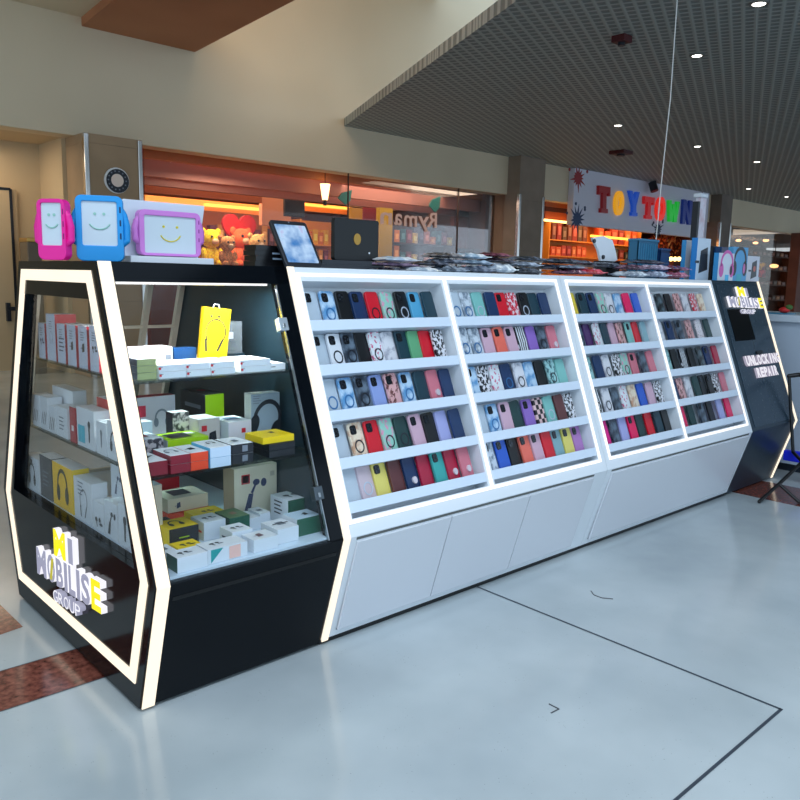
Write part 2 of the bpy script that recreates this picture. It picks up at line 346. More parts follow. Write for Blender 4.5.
C = {  # name: (words, material)
 'cl': ('clear frosted', lambda: clear((214, 228, 240), .6)), 'cp': ('clear pinkish', lambda: clear((225, 205, 215), .7)),
 'cg': ('clear grey', lambda: pat((120, 134, 150), (206, 216, 226), 40, lo=.4, hi=.6)),
 'lb': ('light blue', lambda: pat((96, 152, 200), (190, 216, 238), 26, lo=.4, hi=.6)), 'sb': ('sky blue', lambda: mat((86, 168, 208), .3)), 'pw': ('periwinkle', lambda: mat((142, 162, 216), .35)),
 'bk': ('black', lambda: mat((14, 16, 20), .35)), 'nv': ('navy', lambda: mat((20, 50, 92), .4)), 'tl': ('dark teal', lambda: mat((20, 56, 70), .4)),
 'dg': ('dark green', lambda: mat((28, 62, 62), .4)), 'gy': ('slate grey', lambda: pat((40, 50, 64), (104, 120, 136), 30, lo=.4, hi=.65)), 'gt': ('grey teal', lambda: mat((132, 172, 182), .4)),
 'rd': ('red', lambda: mat((214, 20, 42), .35)), 'cr': ('crimson', lambda: mat((176, 26, 62), .35)), 'hp': ('hot pink', lambda: mat((236, 20, 92), .35)),
 'mg': ('magenta', lambda: mat((232, 20, 138), .35)), 'pk': ('salmon pink', lambda: mat((208, 116, 132), .4)), 'pl': ('pale pink', lambda: mat((210, 172, 190), .35)),
 'co': ('coral orange', lambda: mat((236, 110, 92), .35)), 'yl': ('pale yellow', lambda: mat((226, 212, 110), .35)), 'ye': ('bright yellow', lambda: mat((232, 204, 70), .35)),
 'mt': ('mint green', lambda: mat((126, 190, 184), .35)), 'tq': ('turquoise', lambda: mat((54, 168, 164), .35)), 'gn': ('green', lambda: mat((98, 168, 122), .35)),
 'pu': ('purple', lambda: mat((142, 104, 190), .35)), 'dp': ('deep plum', lambda: mat((74, 36, 96), .35)), 'mv': ('mauve', lambda: mat((176, 120, 186), .35)),
 'bl': ('royal blue', lambda: mat((40, 92, 196), .35)), 'br': ('brown', lambda: mat((96, 50, 52), .4)), 'lv': ('lavender', lambda: mat((168, 172, 222), .35)),
 'wh': ('white', lambda: mat((222, 226, 232), .3)),
 'wf': ('white and pink floral', lambda: pat((206, 90, 130), (226, 232, 236), 70, lo=.38, hi=.46)), 'gf': ('green and pink floral', lambda: pat((222, 150, 180), (150, 206, 190), 60, lo=.4, hi=.5)),
 'bf': ('black and white floral', lambda: pat((14, 16, 24), (226, 226, 232), 75, lo=.48, hi=.52)), 'mb': ('white marble', lambda: pat((126, 130, 150), (222, 222, 228), 30, lo=.3, hi=.5, detail=6)),
 'bm': ('black marble', lambda: pat((22, 28, 34), (110, 130, 140), 30, lo=.45, hi=.7, detail=6)), 'lp': ('white leopard print', lambda: pat((30, 26, 34), (226, 218, 222), 110, 'cell', lo=.22, hi=.3)),
 'pf': ('pink and brown floral', lambda: pat((104, 52, 52), (222, 170, 170), 60, lo=.42, hi=.5)), 'tf': ('teal patterned', lambda: pat((40, 92, 100), (160, 206, 206), 60, lo=.42, hi=.52)),
 'cm': ('cream marble', lambda: pat((196, 150, 120), (236, 220, 196), 35, lo=.35, hi=.55)), 'bs': ('white striped black', lambda: pat((18, 20, 30), (228, 232, 238), 18, 'wave', lo=.45, hi=.5)),
 'sf': ('black patterned', lambda: pat((16, 16, 20), (226, 190, 190), 45, 'check', lo=.5, hi=.52)), 'rf': ('red and white floral', lambda: pat((206, 30, 60), (232, 214, 220), 70, lo=.5, hi=.56)),
}
BAYS = [(.737, 1.444, 'leftmost'), (1.492, 2.233, 'second'), (2.349, 3.062, 'third'), (3.110, 3.828, 'rightmost')]
ROWN = ['top', 'second', 'middle', 'fourth', 'bottom']
TABLE = [
 ['cl/c lb/cR bk/c nv/c rd/R gf/R bk/cR sb/c tl', 'cl/c wh/cR gy/cR bk wf/R mb tl/c gn rd bf', 'cl/R lb/cR gy/cR pw/c pf/c lb/cR tl pk/G nv', 'cl/c cm/cR rd/c gf/R dg/R pl/c bk/c lv nv', 'cl cp/R yl/c br nv/G cr tq/c cr/G pk/G'],
 ['cl/R cg/R mt/R nv rd/c rf bk/cR tl nv', 'cg/R cg/R pl/c co/c pl/c bs pu gy/R pk/G', 'lb/c bf wf nv/R mb/R lb bk tf/R mt', 'cl lb/cR pl/c dg pu/c sf mt/R br bf', 'cg/c bl/c bk/c co/c pl/c rd gt/c yl/c mv/c'],
 ['ye/c tl/c nv/c gf/R mb/R lb hp bl', 'gy/R dp wf tl pl pf mt/c rd gt', 'tf nv mb/R bf gf/R pk/c gy pk', 'bs/R mb/R gy wf cm bl pl bf', 'mg gy lv hp/c dg rd tl bk'],
 ['wf bm bk pf mb rf cm', 'mb nv/c gy/c pf lp dg', 'tf bk bs bk bm nv/c cr', 'nv pf mb dg bk/c bk/c bf pk', 'hp dg gy/c bk lv hp'],
]
BASISM = Matrix(((1, 0, 0), (0, SA, -CA), (0, CA, SA))).to_4x4()
RBL = lambda: mat((52, 108, 160), .3)
for bi, (b0, b1, bn) in enumerate(BAYS):
    for ri in range(5):
        L = TABLE[bi][ri].split(); n = len(L); first = bi in (0,) or True
        pitch = (b1 - b0 - .03) / n
        for k, code in enumerate(L):
            c, fl = (code.split('/') + [''])[:2]; words, mf = C[c]
            x = b0 + .012 + pitch * (k + .5); v = ROWV[ri] + .0062 + CHH / 2; w = -.050 + random.uniform(-.003, .006)
            o = bpy.data.objects.new('phone_case', BODY); COL.objects.link(o)
            o.material_slots[0].link = 'OBJECT'; o.material_slots[0].material = mf()
            roll = radians(random.uniform(1.5, 5.0))
            vv = v + abs(sin(roll)) * CW / 2 * .8
            if pitch < CW + .002: w += .0 if k % 2 else -.0
            o.matrix_world = Matrix.Translation(S(x, vv, w)) @ BASISM @ Matrix.Rotation(radians(10) if pitch < CW + .004 else radians(5), 4, 'Y') @ Matrix.Rotation(roll, 4, 'Z')
            pos = 'first' if k == 0 else ('last' if k == n - 1 else ORD[k])
            tag(o, f"{words} phone case, {pos} from left, {ROWN[ri]} shelf, {bn} rack bay" if pos != 'last' else f"{words} phone case, last on right, {ROWN[ri]} shelf, {bn} rack bay", 'phone case', 'phone cases on the white racks')
            if 'c' in fl: q = bpy.data.objects.new('camera_bump', BUMP); COL.objects.link(q); q.parent = o
            if 'R' in fl:
                q = bpy.data.objects.new('magnet_ring', RING); COL.objects.link(q); q.parent = o
                q.material_slots[0].link = 'OBJECT'
                q.material_slots[0].material = mat((30, 34, 44), .3) if c in ('wh', 'rd', 'gf', 'mb', 'wf', 'pf', 'gy', 'dg', 'tf', 'cm', 'bs') else (RBL() if c in ('lb', 'cl', 'cg', 'nv') else mat((180, 190, 205), .3))
            if 'G' in fl: q = bpy.data.objects.new('finger_grip', GRIP); COL.objects.link(q); q.parent = o

# ================================================================== printed cartons
def decal(mb, face, dims, kind, cx, cy, s, m, m2=None, rot=0):
    w, d, h = dims; e = .0009
    if face == 'front': T = lambda a, b, c=0: (a, -d/2 - e - c, b)
    elif face == 'left': T = lambda a, b, c=0: (-w/2 - e - c, -a, b)
    elif face == 'top': T = lambda a, b, c=0: (a, b, h + e + c)
    R = lambda a, b: (cx + (a * cos(rot) - b * sin(rot)) * s, cy + (a * sin(rot) + b * cos(rot)) * s)
    def poly(pts, mm, c=0): mb.add([T(*R(a, b), c) for a, b in pts], [tuple(range(len(pts)))], mm)
    def arc(r0, r1, a0, a1, mm, n=14, sx=1, ox=0, oy=0):
        P_ = [(ox + r0 * sx * cos(radians(a0 + (a1-a0)*i/n)), oy + r0 * sin(radians(a0 + (a1-a0)*i/n))) for i in range(n+1)]
        Q_ = [(ox + r1 * sx * cos(radians(a0 + (a1-a0)*i/n)), oy + r1 * sin(radians(a0 + (a1-a0)*i/n))) for i in range(n+1)]
        for i in range(n): poly([P_[i], P_[i+1], Q_[i+1], Q_[i]], mm)
    def disc(ox, oy, rx, ry, mm, c=0): poly([(ox + rx*cos(2*pi*i/14), oy + ry*sin(2*pi*i/14)) for i in range(14)], mm, c)
    if kind == 'headphones':
        arc(.36, .47, -10, 190, m, sx=.8, oy=.05); disc(-.30, -.16, .13, .24, m); disc(.30, -.16, .13, .24, m); disc(.26, -.16, .07, .16, m2 or m, .0004)
    elif kind == 'neckband': arc(.34, .38, -40, 220, m, sx=.8, oy=.08); poly([(-.3, -.12), (-.24, -.12), (-.2, -.48), (-.26, -.48)], m); poly([(.2, -.1), (.26, -.1), (.12, -.45), (.06, -.45)], m)
    elif kind == 'buds': disc(-.25, .05, .16, .12, m); disc(.15, .08, .13, .12, m); disc(.3, -.12, .2, .08, m2 or m); poly([(-.3, 0), (-.2, 0), (-.12, -.3), (-.2, -.3)], m)
    elif kind == 'holder': poly([(-.32, -.5), (-.1, -.5), (.0, .0), (-.16, .02)], m); poly([(-.1, .05), (.05, .3), (.1, .26), (-.02, 0)], m2 or m); disc(.1, .34, .12, .1, m); disc(.36, .3, .1, .13, m)
    elif kind == 'mic': poly([(-.06, -.5), (.06, -.5), (.09, .2), (-.09, .2)], m); disc(0, .3, .15, .18, m)
    elif kind == 'charger': poly([(-.2, -.35), (.25, -.25), (.2, .3), (-.15, .2)], m); disc(.05, .0, .1, .1, m2 or m, .0004); poly([(-.4, -.1), (-.2, -.1), (-.2, -.04), (-.4, -.04)], m)
    elif kind == 'rect': poly([(-.5, -.5), (.5, -.5), (.5, .5), (-.5, .5)], m)
    elif kind == 'tri': poly([(-.5, -.5), (-.5, .5), (.5, .5)], m)
    elif kind == 'bars':
        for j in range(4): poly([(-.5, .4 - j*.28), (.5 - .2*(j % 2), .4 - j*.28), (.5 - .2*(j % 2), .3 - j*.28), (-.5, .3 - j*.28)], m)
    elif kind == 'slashes':
        for j in range(3): poly([(-.5 + j*.3, -.4), (-.42 + j*.3, -.4), (-.1 + j*.3, .4), (-.18 + j*.3, .4)], m)
    elif kind == 'stripe': poly([(-.5, -.06), (.5, -.06), (.5, .06), (-.5, .06)], m)
K = mat((28, 32, 42), .4); KB = mat((46, 58, 96), .4); GR = mat((120, 128, 140), .5); RED = mat((204, 34, 52), .4)
W1 = mat((232, 236, 242), .4); W2 = mat((214, 222, 232), .4); CREAM = mat((222, 208, 184), .5); YEL = mat((250, 214, 10), .4); GRN = mat((12, 84, 62), .4); LIME = mat((168, 212, 24), .4)
DKR = mat((134, 16, 42), .4); ORG = mat((230, 70, 34), .4); CY = mat((70, 178, 226), .4); BLU = mat((14, 66, 118), .4); BKB = mat((22, 26, 36), .4); TEAL = mat((10, 150, 152), .4)
CART = 'cartons of accessories in the glass cabinet'
def carton(label, x0, x1, yf, d, z0, z1, base, top=None, front=None, left=None, dec=(), rz=0, name='carton', group=CART, cat='box', bevel=.0012, handle=None):
    w = x1 - x0; h = z1 - z0; fm = {}
    if top: fm['top'] = top
    if front: fm['front'] = front
    if left: fm['left'] = left
    mb = MB(); mb.box((-w/2, -d/2, 0), (w/2, d/2, h), base, fm)
    for f, kind, cx, cy, s, m, *r in dec:
        L = {'front': (w, h), 'left': (d, h), 'top': (w, d)}[f]
        px = cx * L[0] / 2; py = cy * L[1] / 2 + (h/2 if f != 'top' else 0)
        decal(mb, f, (w, d, h), kind, px, py, s, m, *r)
    o = mb.build(name, None, 0, loc=((x0 + x1)/2, yf + d/2, z0), rz=rz)
    tag(o, label, cat, group)
    if handle: 
        q = MB(); q.tube([(-.03, 0, h), (-.024, 0, h + .016), (.024, 0, h + .016), (.03, 0, h)], .0025, handle, 6); q.build('carry_handle', o)
    return o
B0 = .450
def pc(label, u0, u1, vb, vt, y, d, base, top, front, left, dec, z0=None):
    a = at(u0, vb, y); b = at(u1, vb, y); t_ = at(u0, vt, y); z = a.z if z0 is None else z0
    return carton(label, a.x, b.x, y, d, z, max(t_.z, z + .02), base, top, front, left, dec)
# --- bench, seen through the sloping front
carton('long white earbud box with green end, frontmost at the left of the cabinet floor', .086, .184, -.662, .07, B0, B0+.046, W2, W1, W2, GRN, [('top','buds',-.2,0,.05,K,GR)])
carton('white box with teal triangle and pink print, at the front of the cabinet floor', .189, .326, -.655, .075, B0, B0+.046, W2, W1, W2, None, [('front','tri',-.55,0,.042,TEAL),('front','rect',.35,.0,.04,mat((236,190,180),.4)),('top','buds',-.3,.1,.05,K,GR)])
carton('small white box with printed lid beside the left glass edge of the cabinet floor', .078, .135, -.562, .07, B0, B0+.034, W1, W1, None, None, [('top','charger',0,0,.05,GR)])
carton('flat yellow earphone box lying in front of the yellow carton', .145, .225, -.565, .075, B0, B0+.032, YEL, YEL, None, None, [('top','buds',0,0,.055,K)])
carton('yellow carton with black front panel on the left of the cabinet floor', .160, .262, -.462, .10, B0, B0+.066, YEL, YEL, BKB, YEL, [('top','headphones',-.1,0,.06,K),('front','stripe',.0,0,.035,LIME)])
carton('plain white box with earbud picture on its lid, middle of the cabinet front', .320, .394, -.575, .08, B0, B0+.053, W2, W1, W2, mat((208,214,212),.4), [('top','buds',0,0,.05,K,GR),('left','stripe',0,0,.05,K)])
carton('white box with dark red line, behind the plain white boxes on cabinet floor', .285, .365, -.455, .09, B0, B0+.062, W2, W1, W2, None, [('top','buds',0,0,.055,K,GR),('left','stripe',0,-.1,.06,RED)])
carton('dark green box with green picture lid in the middle of the cabinet floor', .378, .455, -.46, .10, B0, B0+.06, GRN, mat((92,128,84),.4), GRN, None, [('top','charger',0,0,.05,mat((150,110,90),.4))])
carton('flat yellow box under the orange one on the cabinet floor', .322, .44, -.335, .09, B0, B0+.045, YEL, YEL, None, None, [('top','buds',.1,0,.05,K)])
carton('flat orange red box beneath the cream carton', .275, .44, -.215, .13, B0, B0+.034, ORG)
carton('wide cream carton with black screen picture, lying on the orange box', .28, .435, -.21, .125, B0+.036, B0+.085, CREAM, mat((228,216,196),.4), None, None, [('top','rect',-.05,.1,.07,K),('front','charger',-.5,0,.035,KB)])
carton('flat black and white box beside the cream carton', .165, .262, -.33, .10, B0, B0+.034, W1, BKB, None, None, [('top','charger',0,0,.07,W1)])
carton('pale pinkish carton at the far left of the cabinet floor', .13, .255, -.17, .14, B0, B0+.085, mat((214,196,184),.5), mat((226,206,200),.5), None, None, [('top','buds',.3,.1,.06,K,GR)])
carton('low cream box touching the left glass on the cabinet floor', .072, .15, -.40, .13, B0, B0+.028, CREAM, W1)
carton('tall cream carton with red label and phone holder print and rope handle', .470, .648, -.335, .075, B0, B0+.19, CREAM, mat((232,222,200),.5), mat((226,216,192),.5), mat((196,178,150),.5),
       [('front','rect',-.48,.55,.034,RED),('front','rect',-.48,.55,.026,W1),('front','holder',-.12,-.05,.12,KB,KB),('front','rect',.78,.62,.018,mat((190,180,160),.5))], handle=mat((60,56,52),.6))
carton('flat white box with grey picture in front of the tall cream carton', .42, .50, -.455, .09, B0, B0+.042, W2, W1, W2, None, [('top','charger',0,0,.05,GR)])
carton('small white box left of the upper dark green carton', .503, .545, -.45, .08, B0, B0+.05, W2, W1, W2, None, [('top','rect',0,0,.02,GR)])
pc('white topped dark green carton, the upper right one by the lock', 288, 312, 530, 501, -.50, .11, W2, W1, GRN, W1, [('top','buds',0,0,.08,K,GR),('left','bars',-.1,.3,.05,K)], z0=B0)
pc('white topped dark green carton at the front right corner of the cabinet floor', 297, 321, 536, 520, -.612, .085, W2, mat((200,222,240),.4), GRN, W1, [('top','charger',.2,0,.04,K)], z0=B0)
carton('white box with long grey picture, second from right at the cabinet front', .452, .535, -.635, .10, B0, B0+.05, W2, W1, W2, W1, [('top','rect',.1,.1,.03,GR),('top','stripe',.1,.1,.06,K)])
carton('low white box with crossed cable picture at the cabinet front edge', .350, .440, -.655, .075, B0, B0+.042, W2, W1, W2, W1, [('top','charger',-.1,0,.05,mat((120,90,100),.4))])
carton('small red box in the shade under the red stack of boxes', .33, .42, -.02, .05, B0, B0+.12, mat((196,24,40),.4))
# --- middle glass shelf
B1 = .7235
for i, (lab) in enumerate(['lower', 'upper']):
    z = B1 + i * .028
    carton(f'dark red box, {lab} of the stack of two on the middle glass shelf', .122, .186, -.562, .12, z, z+.027, DKR, W1, None, None, [('top','headphones',-.1,0,.05,GR)] if i else ())
    carton(f'orange red box, {lab} of two stacked between red and light blue boxes', .188, .246, -.562, .12, z, z+.027, ORG, W1, None, None, [('top','charger',0,0,.05,K)] if i else ())
    z = B1 + i * .032
    carton(f'white box with light blue lid edge, {lab} of two on the middle shelf', .250, .322, -.568, .12, z, z+.031, mat((196,216,236),.4), CY if not i else W1, None, mat((90,184,226),.4), [('top','headphones',.1,.2,.035,K)] if i else ())
    carton(f'black sided white lidded box, {lab} of two on the middle shelf', .328, .405, -.566, .11, z, z+.031, BKB, W1, None, None, [('front','rect',.2,0,.02,GR)] + ([('top','charger',0,0,.05,GR)] if i else []))
    carton(f'flat black box, {lab} of two beneath the yellow tray', .47, .572, -.56, .11, B1 + i*.023, B1 + i*.023 + .022, BKB, BKB)
carton('low dark red box with white picture lid against the left glass, middle shelf', .058, .118, -.55, .13, B1, B1+.042, DKR, W1, None, None, [('top','tri',.1,0,.04,K)])
carton('lime green box with dark picture lid on the middle glass shelf', .20, .345, -.385, .12, B1, B1+.062, LIME, LIME, LIME, W2, [('top','rect',-.15,0,.075,mat((60,58,60),.4)),('top','rect',.6,.3,.03,W1)])
carton('grey printed box left of the lime green box', .085, .185, -.385, .12, B1, B1+.075, mat((128,122,128),.4), W2, pat((60,60,70),(190,184,190),60), None, [('top','rect',0,0,.04,mat((150,60,70),.4))])
carton('square white box with red corner picture on the middle glass shelf', .43, .52, -.37, .12, B1, B1+.095, W2, W1, mat((220,214,220),.4), W2, [('top','rect',0,0,.05,mat((110,130,160),.4)),('front','rect',.3,.3,.016,RED)])
carton('white box with dark handheld console picture on the middle glass shelf', .345, .425, -.32, .10, B1, B1+.105, mat((200,190,190),.4), W1, mat((206,196,192),.4), None, [('front','charger',.25,-.2,.07,K),('front','rect',-.5,.4,.02,RED)])
pc('black box with lime green end lying behind the white handheld box', 205.5, 224, 414.5, 395, -.16, .19, mat((50,56,60),.4), mat((100,104,104),.4), LIME, BKB, [('top','rect',.2,.2,.03,RED),('left','stripe',0,0,.12,GR)], z0=B1+.062)
carton('grey carton carrying the black and lime box', .42, .55, -.18, .11, B1, B1+.061, mat((120,124,128),.5))
carton('black and white picture carton of speakers on the middle glass shelf', .285, .345, -.25, .05, B1, B1+.125, W2, W1, pat((60, 60, 64), (212, 204, 204), 40), BKB, [])
carton('red edged white carton with machine picture at the back left, middle shelf', .215, .365, -.11, .05, B1, B1+.165, mat((206,200,206),.4), mat((196,40,60),.4), mat((198,196,204),.4), mat((190,44,70),.4), [('front','headphones',.3,.0,.07,GR),('front','rect',-.75,.4,.04,mat((206,50,74),.4))])
carton('pale blue white box with black earbud picture low at back left, middle shelf', .17, .235, -.2, .05, B1, B1+.095, W2, W1, mat((190,208,226),.4), None, [('front','buds',0,0,.05,K)])
carton('tall white box with black headphones picture, right side of the middle shelf', .530, .644, -.36, .05, B1, B1+.182, mat((208,216,220),.35), W1, mat((150,166,180),.35), mat((226,228,226),.4), [('front','headphones',.08,-.08,.15,K,BKB,-.3),('front','bars',-.6,.8,.03,GR)], rz=radians(-4))
carton('bright yellow tray box on top of the flat black boxes', .452, .575, -.55, .11, B1+.046, B1+.068, YEL, YEL, YEL, YEL, [('top','charger',.2,.2,.04,K)])
# --- top glass shelf
B2 = .9965
for i, (a, b) in enumerate([(.150, .240), (.243, .325), (.329, .415), (.437, .555)]):
    for j in range(2):
        z = B2 + j * .021
        carton(f"flat white box with red and black end stripe, {['lower','upper'][j]} of the {ORD[i]} pair, top shelf", a, b, -.442 + .004*j, .13, z, z+.020, W1, W1, W2, None, [('front','rect',-.92,0,.008,RED),('front','stripe',-.85,.3,.012,K)])
carton('thin white box alone at the right end of the top glass shelf', .562, .622, -.43, .11, B2, B2+.022, W1, W1, None, None, [('front','stripe',-.7,0,.02,K)])
for j in range(3): carton(f"grey and lime edged flat box, {['bottom','middle','top'][j]} one by the left glass, top shelf", .085, .146, -.43, .12, B2 + j*.021, B2 + j*.021+.020, mat((150,176,60),.4), W2, mat((160,170,120),.4), GR)
carton('long grey white carton at the back left of the top glass shelf', .15, .315, -.2, .08, B2, B2+.074, mat((196,198,196),.45), W1, None, None, [('front','bars',-.5,.1,.03,GR),('front','rect',.8,0,.02,GR)])
carton('small blue box at the back of the top glass shelf', .325, .41, -.19, .06, B2, B2+.066, BLU, BLU)
for i, a in enumerate((.42, .46, .50)): carton(f'little beige box, {ORD[i]} of three beside the blue box, top shelf', a, a+.037, -.13, .05, B2, B2+.03, CREAM)
hb = carton('yellow hanging box with black neckband earphones picture, tilted on the top glass shelf', .408, .506, -.225, .03, B2+.006, B2+.206, YEL, YEL, YEL, mat((216,180,10),.4), [('front','neckband',.0,.05,.125,K),('front','rect',-.4,.7,.008,K),('front','rect',.15,.7,.008,K)], rz=radians(-10), name='hanging_carton')
hb.rotation_euler.y = radians(6)
q = MB(); q.tube([(-.012, 0, .2), (-.008, 0, .212), (.008, 0, .212), (.012, 0, .2)], .002, W1, 6); q.build('hanger_loop', hb)
ab = MB(); ab.box((-.036, -.03, 0), (.036, .03, .115), clear((210, 225, 235), .25, .05)); o = ab.build('acrylic_box', loc=(.565, -.15, B2 + .038)); tag(o, 'clear acrylic box with a white gadget inside on the top glass shelf', 'box')
q = MB(); q.box((-.015, -.01, .05), (.012, .01, .075), W1); q.box((-.02, -.015, .02), (.02, .012, .045), K); q.build('gadget', o)
carton('dark box carrying the clear acrylic box on the top glass shelf', .525, .605, -.19, .08, B2, B2+.037, mat((40,60,72),.4))
# --- boxes behind the end glass (fronts face the end)
def ebox(label, y0, y1, z0, z1, base, dec=(), left=None, dx=.055, x0=.062, top=None): 
    return carton(label, x0, x0 + dx, -y0 if False else min(y0, y1) + .003, abs(y1 - y0) - .006, z0, z1, base, top or W1, None, left, dec, group='cartons behind the end glass')
for i, (a, b, h) in enumerate([(.375, .30, .13), (.285, .19, .168), (.178, .095, .138), (.080, -.005, .14), (-.022, -.105, .142), (-.12, -.20, .148)]):
    ebox(f"white and red cable carton, {ORD[i]} from left on the top shelf, end glass", a, b, B2, B2 + h, mat((188,30,52),.4), [('left', ['buds','neckband','bars','charger','charger','buds'][i], .1, 0, .05, KB if i < 3 else K), ('left', 'bars', 0, .55, .03, GR)], mat((196,206,226),.4), dx=.075, top=W1 if i else W2)
for i, (a, b, h) in enumerate([(.49, .40, .12), (.395, .31, .125), (.305, .232, .10)]):
    ebox(f"white carton with dark slanting stripes, {ORD[i]} from the left, middle shelf, end glass", a, b, B1, B1 + h, W1, [('left','slashes',0,-.3,.06,K)], W2)
ebox('plain white carton behind the striped ones on the middle shelf, end glass', .44, .22, B1, B1+.155, W1, (), None, .05, .125)
ebox('white carton with small print beside the striped cartons, middle shelf, end glass', .225, .11, B1, B1+.11, W1, [('left','bars',0,0,.05,GR)], W2)
ebox('narrow red and white carton on the middle shelf, end glass', .09, .03, B1, B1+.125, mat((170,34,52),.4), [('left','rect',0,-.2,.02,W1)])
ebox('white carton with cyan patch and black microphone, middle shelf, end glass', .022, -.135, B1, B1+.135, W1, [('left','rect',-.45,-.35,.06,mat((60,180,206),.4)),('left','mic',.45,-.1,.075,K)], W2)
ebox('red carton standing behind the microphone carton', .0, -.17, B1, B1+.165, mat((206,52,52),.4), (), None, .05, .125)
ebox('white carton with grey remote picture, middle shelf, end glass', -.15, -.235, B1, B1+.11, W1, [('left','mic',0,0,.06,GR)], W2)
ebox('white carton with black headphones picture nearest the front, middle shelf, end glass', -.24, -.35, B1, B1+.125, W1, [('left','headphones',0,-.1,.075,K)], W2)
ebox('white carton with black headphones picture, leftmost on the floor behind end glass', .60, .44, B0, B0+.135, W1, [('left','headphones',-.1,-.1,.10,K),('left','rect',-.1,.7,.02,K)], W2)
ebox('dark grey carton left of the yellow one behind the end glass', .432, .30, B0, B0+.165, mat((70,74,82),.4), [('left','bars',0,0,.06,GR)])
ebox('tall yellow headphones carton behind the end glass', .292, .085, B0, B0+.165, YEL, [('left','headphones',0,-.05,.14,K,mat((60,60,60),.4))], mat((245,196,8),.4), .06)
ebox('white carton with hooked earphone picture beside the yellow carton, end glass', .078, -.09, B0, B0+.15, W1, [('left','neckband',.1,-.1,.11,K),('left','bars',-.2,.6,.05,GR)], W2)
ebox('white carton with a coiled cable picture, end glass floor', -.095, -.19, B0, B0+.10, W1, [('left','buds',0,-.3,.07,K)], W2)
ebox('tall white carton with dark holder picture standing behind others, end glass floor', -.10, -.28, B0, B0+.22, W1, [('left','holder',-.4,.4,.07,KB)], W2, .045, .125)
ebox('white carton with folded stand picture, end glass floor', -.195, -.30, B0, B0+.125, W1, [('left','holder',0,-.1,.085,K)], W2)
ebox('white carton with long pen picture nearest the front corner, end glass floor', -.305, -.41, B0, B0+.14, W1, [('left','mic',0,-.1,.085,K)], W2)
ebox('cream carton standing behind near the front corner, end glass floor', -.29, -.40, B0, B0+.20, CREAM, (), None, .045, .125)

# ================================================================== things on the counter top
HT = H + .0015
def kid_case(label, u0, u1, v0, v1, y, col, dark, rz=0, land=False, z=HT):
    a = at(u0, v1, y); b = at(u1, v1, y); t_ = at(u0, v0, y); w = b.x - a.x; h = t_.z - z; x = (a.x + b.x) / 2
    m = mat(col, .45)
    t = thing('tablet_case', label, 'tablet case', (x, y, z), rz, 'childrens tablet cases with smiling screens')
    d = .035; mb = MB(); T = lambda a, b, c: (a, c, b)
    bl = .06 * h if land else .24 * h; fr = .13 * w if not land else .12 * h
    ow, oh = w, h
    o_ = rrect(ow, oh, .02, 4, 0, oh / 2); iw = ow - 2 * fr; ih = oh - bl - fr; i_ = rrect(iw, ih, .006, 4, 0, bl + ih / 2)
    ringfaces(mb, o_, i_, -d/2, d/2, m, T)
    mb.prism(rrect(iw + .004, ih + .004, .006, 2, 0, bl + ih/2), .0, d/2 - .002, m, T)
    # grip slots in the side of the bumper
    for k in range(3): mb.box((w/2 - fr*.62, -d/2 - .001, h*(.34 + .2*k)), (w/2 - fr*.28, -d/2 + .004, h*(.44 + .2*k)), mat(dark, .6))
    mb.build('bumper', t, .004)
    sc = MB(); sc.prism(rrect(iw, ih, .003, 2, 0, bl + ih/2), -d/2 + .006, -.001, mat((206, 218, 226), .25), T); s_ = sc.build('screen', t)
    fc = mat((226, 210, 40), .5) if land else mat((150, 200, 185), .5); cz = bl + ih * .52
    for sx in (-1, 1): f = MB(); f.cyl((sx*iw*.13, -d/2 + .0065, cz + ih*.2), (sx*iw*.13, -d/2 + .004, cz + ih*.2), .0045, fc, 10); f.build('printed_eye', s_)
    r = min(iw, ih) * .3; pts = [(r*cos(radians(q))*1.05, -d/2 + .005, cz + r*.25 + r*sin(radians(q))*.9) for q in range(205, 340, 12)]
    f = MB(); f.tube(pts, .0022, fc, 6); f.build('printed_smile', s_)
    for sx in (-1, 1):
        A = MB(); zc = h * (.55 if land else .52); k = .24 * h
        pts = [(sx*(w/2 - .008), 0, zc + k*1.1), (sx*(w/2 + .001), 0, zc + k*.8), (sx*(w/2 + .009), 0, zc + k*.1), (sx*(w/2 + .008), 0, zc - k*.8), (sx*(w/2 - .004), 0, zc - k*1.0)]
        A.tube(pts, .0115, m, 10)
        for p in pts[1:]: A.ball(p, .0117, m, 10, 6)
        A.build('arm', t)
    return t
kid_case('bright pink childrens tablet case standing at the left end of the counter top', 40, 71, 198, 260, -.12, (240, 20, 150), (120, 10, 90), radians(-52))
kid_case('sky blue childrens tablet case standing beside the pink one', 79, 123, 194, 262, -.16, (24, 150, 222), (14, 50, 90), radians(-28))
kid_case('lilac pink tablet case lying landscape inside the open white box', 138, 199, 209, 254, -.09, (214, 130, 214), (150, 70, 150), 0, True, HT + .026)
# its open box
p0 = at(131, 264, -.17); p1 = at(214, 264, -.17); bt = at(125, 199, -.05)
ob = thing('display_box', 'open white box with raised back holding the lilac tablet case', 'box', ((p0.x + p1.x)/2, -.11, HT)); w = p1.x - p0.x
mb = MB(); mb.box((-w/2, -.06, 0), (w/2, .075, .022), W1); mb.build('tray', ob, .002)
mb = MB(); ltop = at(125, 199, -.05); rt_ = at(204, 206, -.05); cxb = (p0.x + p1.x)/2; mb.prism([(-w/2, .022), (w/2, .022), (rt_.x - cxb, rt_.z - HT), (ltop.x - cxb - .01, ltop.z - HT)], .055, .07, W2, lambda a, b, c: (a, c, b)); mb.build('lid', ob, .002)
